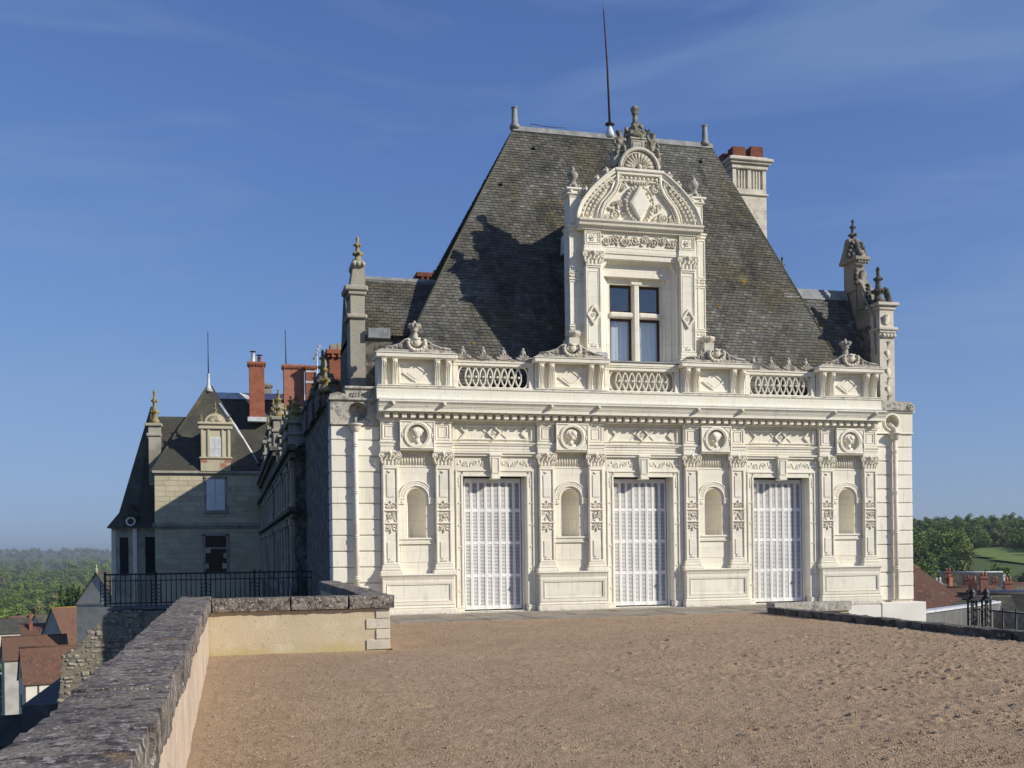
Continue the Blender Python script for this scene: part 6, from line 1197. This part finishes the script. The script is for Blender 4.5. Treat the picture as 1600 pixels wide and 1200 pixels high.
for i in range(nx):
    for j in range(ny):
        X, Y = x0+i*cell, y0+j*cell
        if inside(X+cell/2, Y+cell/2): fs.append((vid(X, Y), vid(X+cell, Y), vid(X+cell, Y+cell), vid(X, Y+cell)))
mb.add(vs, fs, True); struct(ob('meadow', mb, 'meadow'))
right = []; mr0 = min(math.hypot(p.x-CAM.x, p.y-CAM.y) for p in mea[2:]); print('meadow', mr0, max(math.hypot(p.x-CAM.x, p.y-CAM.y) for p in mea))
r = 205.
while r < 760:
    az = 25.+q.uniform(0, .8)
    while az < 50:
        X, Y = pol(az+q.uniform(-.3, .3), r+q.uniform(-4, 4)); keep = not inside(X, Y) and not inside(X-math.sin(R(az))*-14, Y+14*math.cos(R(az))*1) and q.random() < (.80 if r > 250 else .35)
        if 35.2 < az < 44 and mr0-150 < r < mr0+8: keep = keep and q.random() < .20 and q.random() < (mr0+10-r)/100
        if keep: right.append(((X, Y, terr(X, Y)-2.0), q.choices(range(6), (4, 4, 2, 1, 3, 3))[0], q.uniform(.45, .78) if r < 560 else q.uniform(.42, .7), q.uniform(0, 6.28), r))
        az += math.degrees(5.6/r)*q.uniform(.8, 1.3)
    r += 7.0 if r < 420 else 11
right.sort(key=lambda p: p[4]); vis = [p for p in right if 34.5 < math.degrees(math.atan2(p[0][0]-CAM.x, p[0][1]-CAM.y)) < 41.5]
ind = set(id(p) for p in vis[:150])
for p in vis[:150]: single_tree(p[0], p[1], p[2], p[3], '# leafy tree on the wooded slope above the town roofs', 'trees on the slope above the town')
scatter('hillside_wood', [p for p in right if id(p) not in ind], 'dense spring woodland covering the hillside beside the meadow', 'woodland')
left = []; r = 235.
while r < 1500:
    az = -24+q.uniform(0, .6)
    while az < 3:
        X, Y = pol(az+q.uniform(-.3, .3), r+q.uniform(-8, 8))
        clear = (az > -8.5 and False)
        if q.random() < (.55 if r < 330 else .82): left.append(((X, Y, terr(X, Y)-.8), q.choices(range(6), (4, 2, 3, 2, 4, 1))[0], q.uniform(.7, 1.25), q.uniform(0, 6.28), r))
        az += math.degrees((9.5 if r < 600 else 13)/r)*q.uniform(.8, 1.35)
    r += 10 if r < 420 else (15 if r < 700 else 30)
left.sort(key=lambda p: p[4]); vis = [p for p in left if -11.5 < math.degrees(math.atan2(p[0][0]-CAM.x, p[0][1]-CAM.y)) < -3.5]; ind = set(id(p) for p in vis[:90])
for p in vis[:90]: single_tree(p[0], p[1], p[2], p[3], '# leafy tree in the river valley behind the low rooftops', 'trees in the valley')
far = []; r = 1500.
while r < 6500:
    az = -26.
    while az < 4:
        X, Y = pol(az+q.uniform(-.4, .4), r+q.uniform(-40, 40)); 
        if q.random() < .8: far.append(((X, Y, terr(X, Y)-2), q.choices(range(6), (4, 3, 3, 1, 4, 2))[0], q.uniform(1.2, 2.2), q.uniform(0, 6.28), r))
        az += math.degrees(26/r)*q.uniform(.7, 1.5)
    r *= 1.045
scatter('valley_wood', [p for p in left if id(p) not in ind]+far, 'broad hazy woodland filling the valley to the far ridge', 'woodland')
cyp = crown_mesh('crown', 90, 11, 2.0, 1300, .26, 'leaf_cypress', True)
tkc = trunk_mesh(9, 9, 1.6)
for k, (x, s) in enumerate(((96, 1.0), (106, .93), (115, 1.06), (124, 1.0), (131, .9))):
    p = at(x, 958, 228); t = thing('cypress', (p.x, p.y, p.z-1.5), 'narrow dark conifer in the clipped row beside the grey chapel', 'tree', 'conifers beside the chapel', k*1.3); t.scale = (.62*s, .62*s, .58*s); ob('trunk', tkc, None, t, local=True); ob('crown', cyp, None, t, local=True)

# ================================================================== HAZE
hz = bpy.data.materials.new('haze'); hz.use_nodes = True; hn = hz.node_tree.nodes; hn.remove(hn['Principled BSDF']); pvv = hn.new('ShaderNodeVolumePrincipled'); pvv.inputs['Color'].default_value = (.70, .76, .87, 1); pvv.inputs['Density'].default_value = .00015; pvv.inputs['Anisotropy'].default_value = .2
hz.node_tree.links.new(pvv.outputs[0], hn['Material Output'].inputs['Volume']); MATS['haze'] = hz
tag(ob('haze', MB().box(-9800, 9800, -9800, 9800, -60, 75), 'haze'), 'pale blue summer haze hanging over the valley', 'haze', kind='stuff')
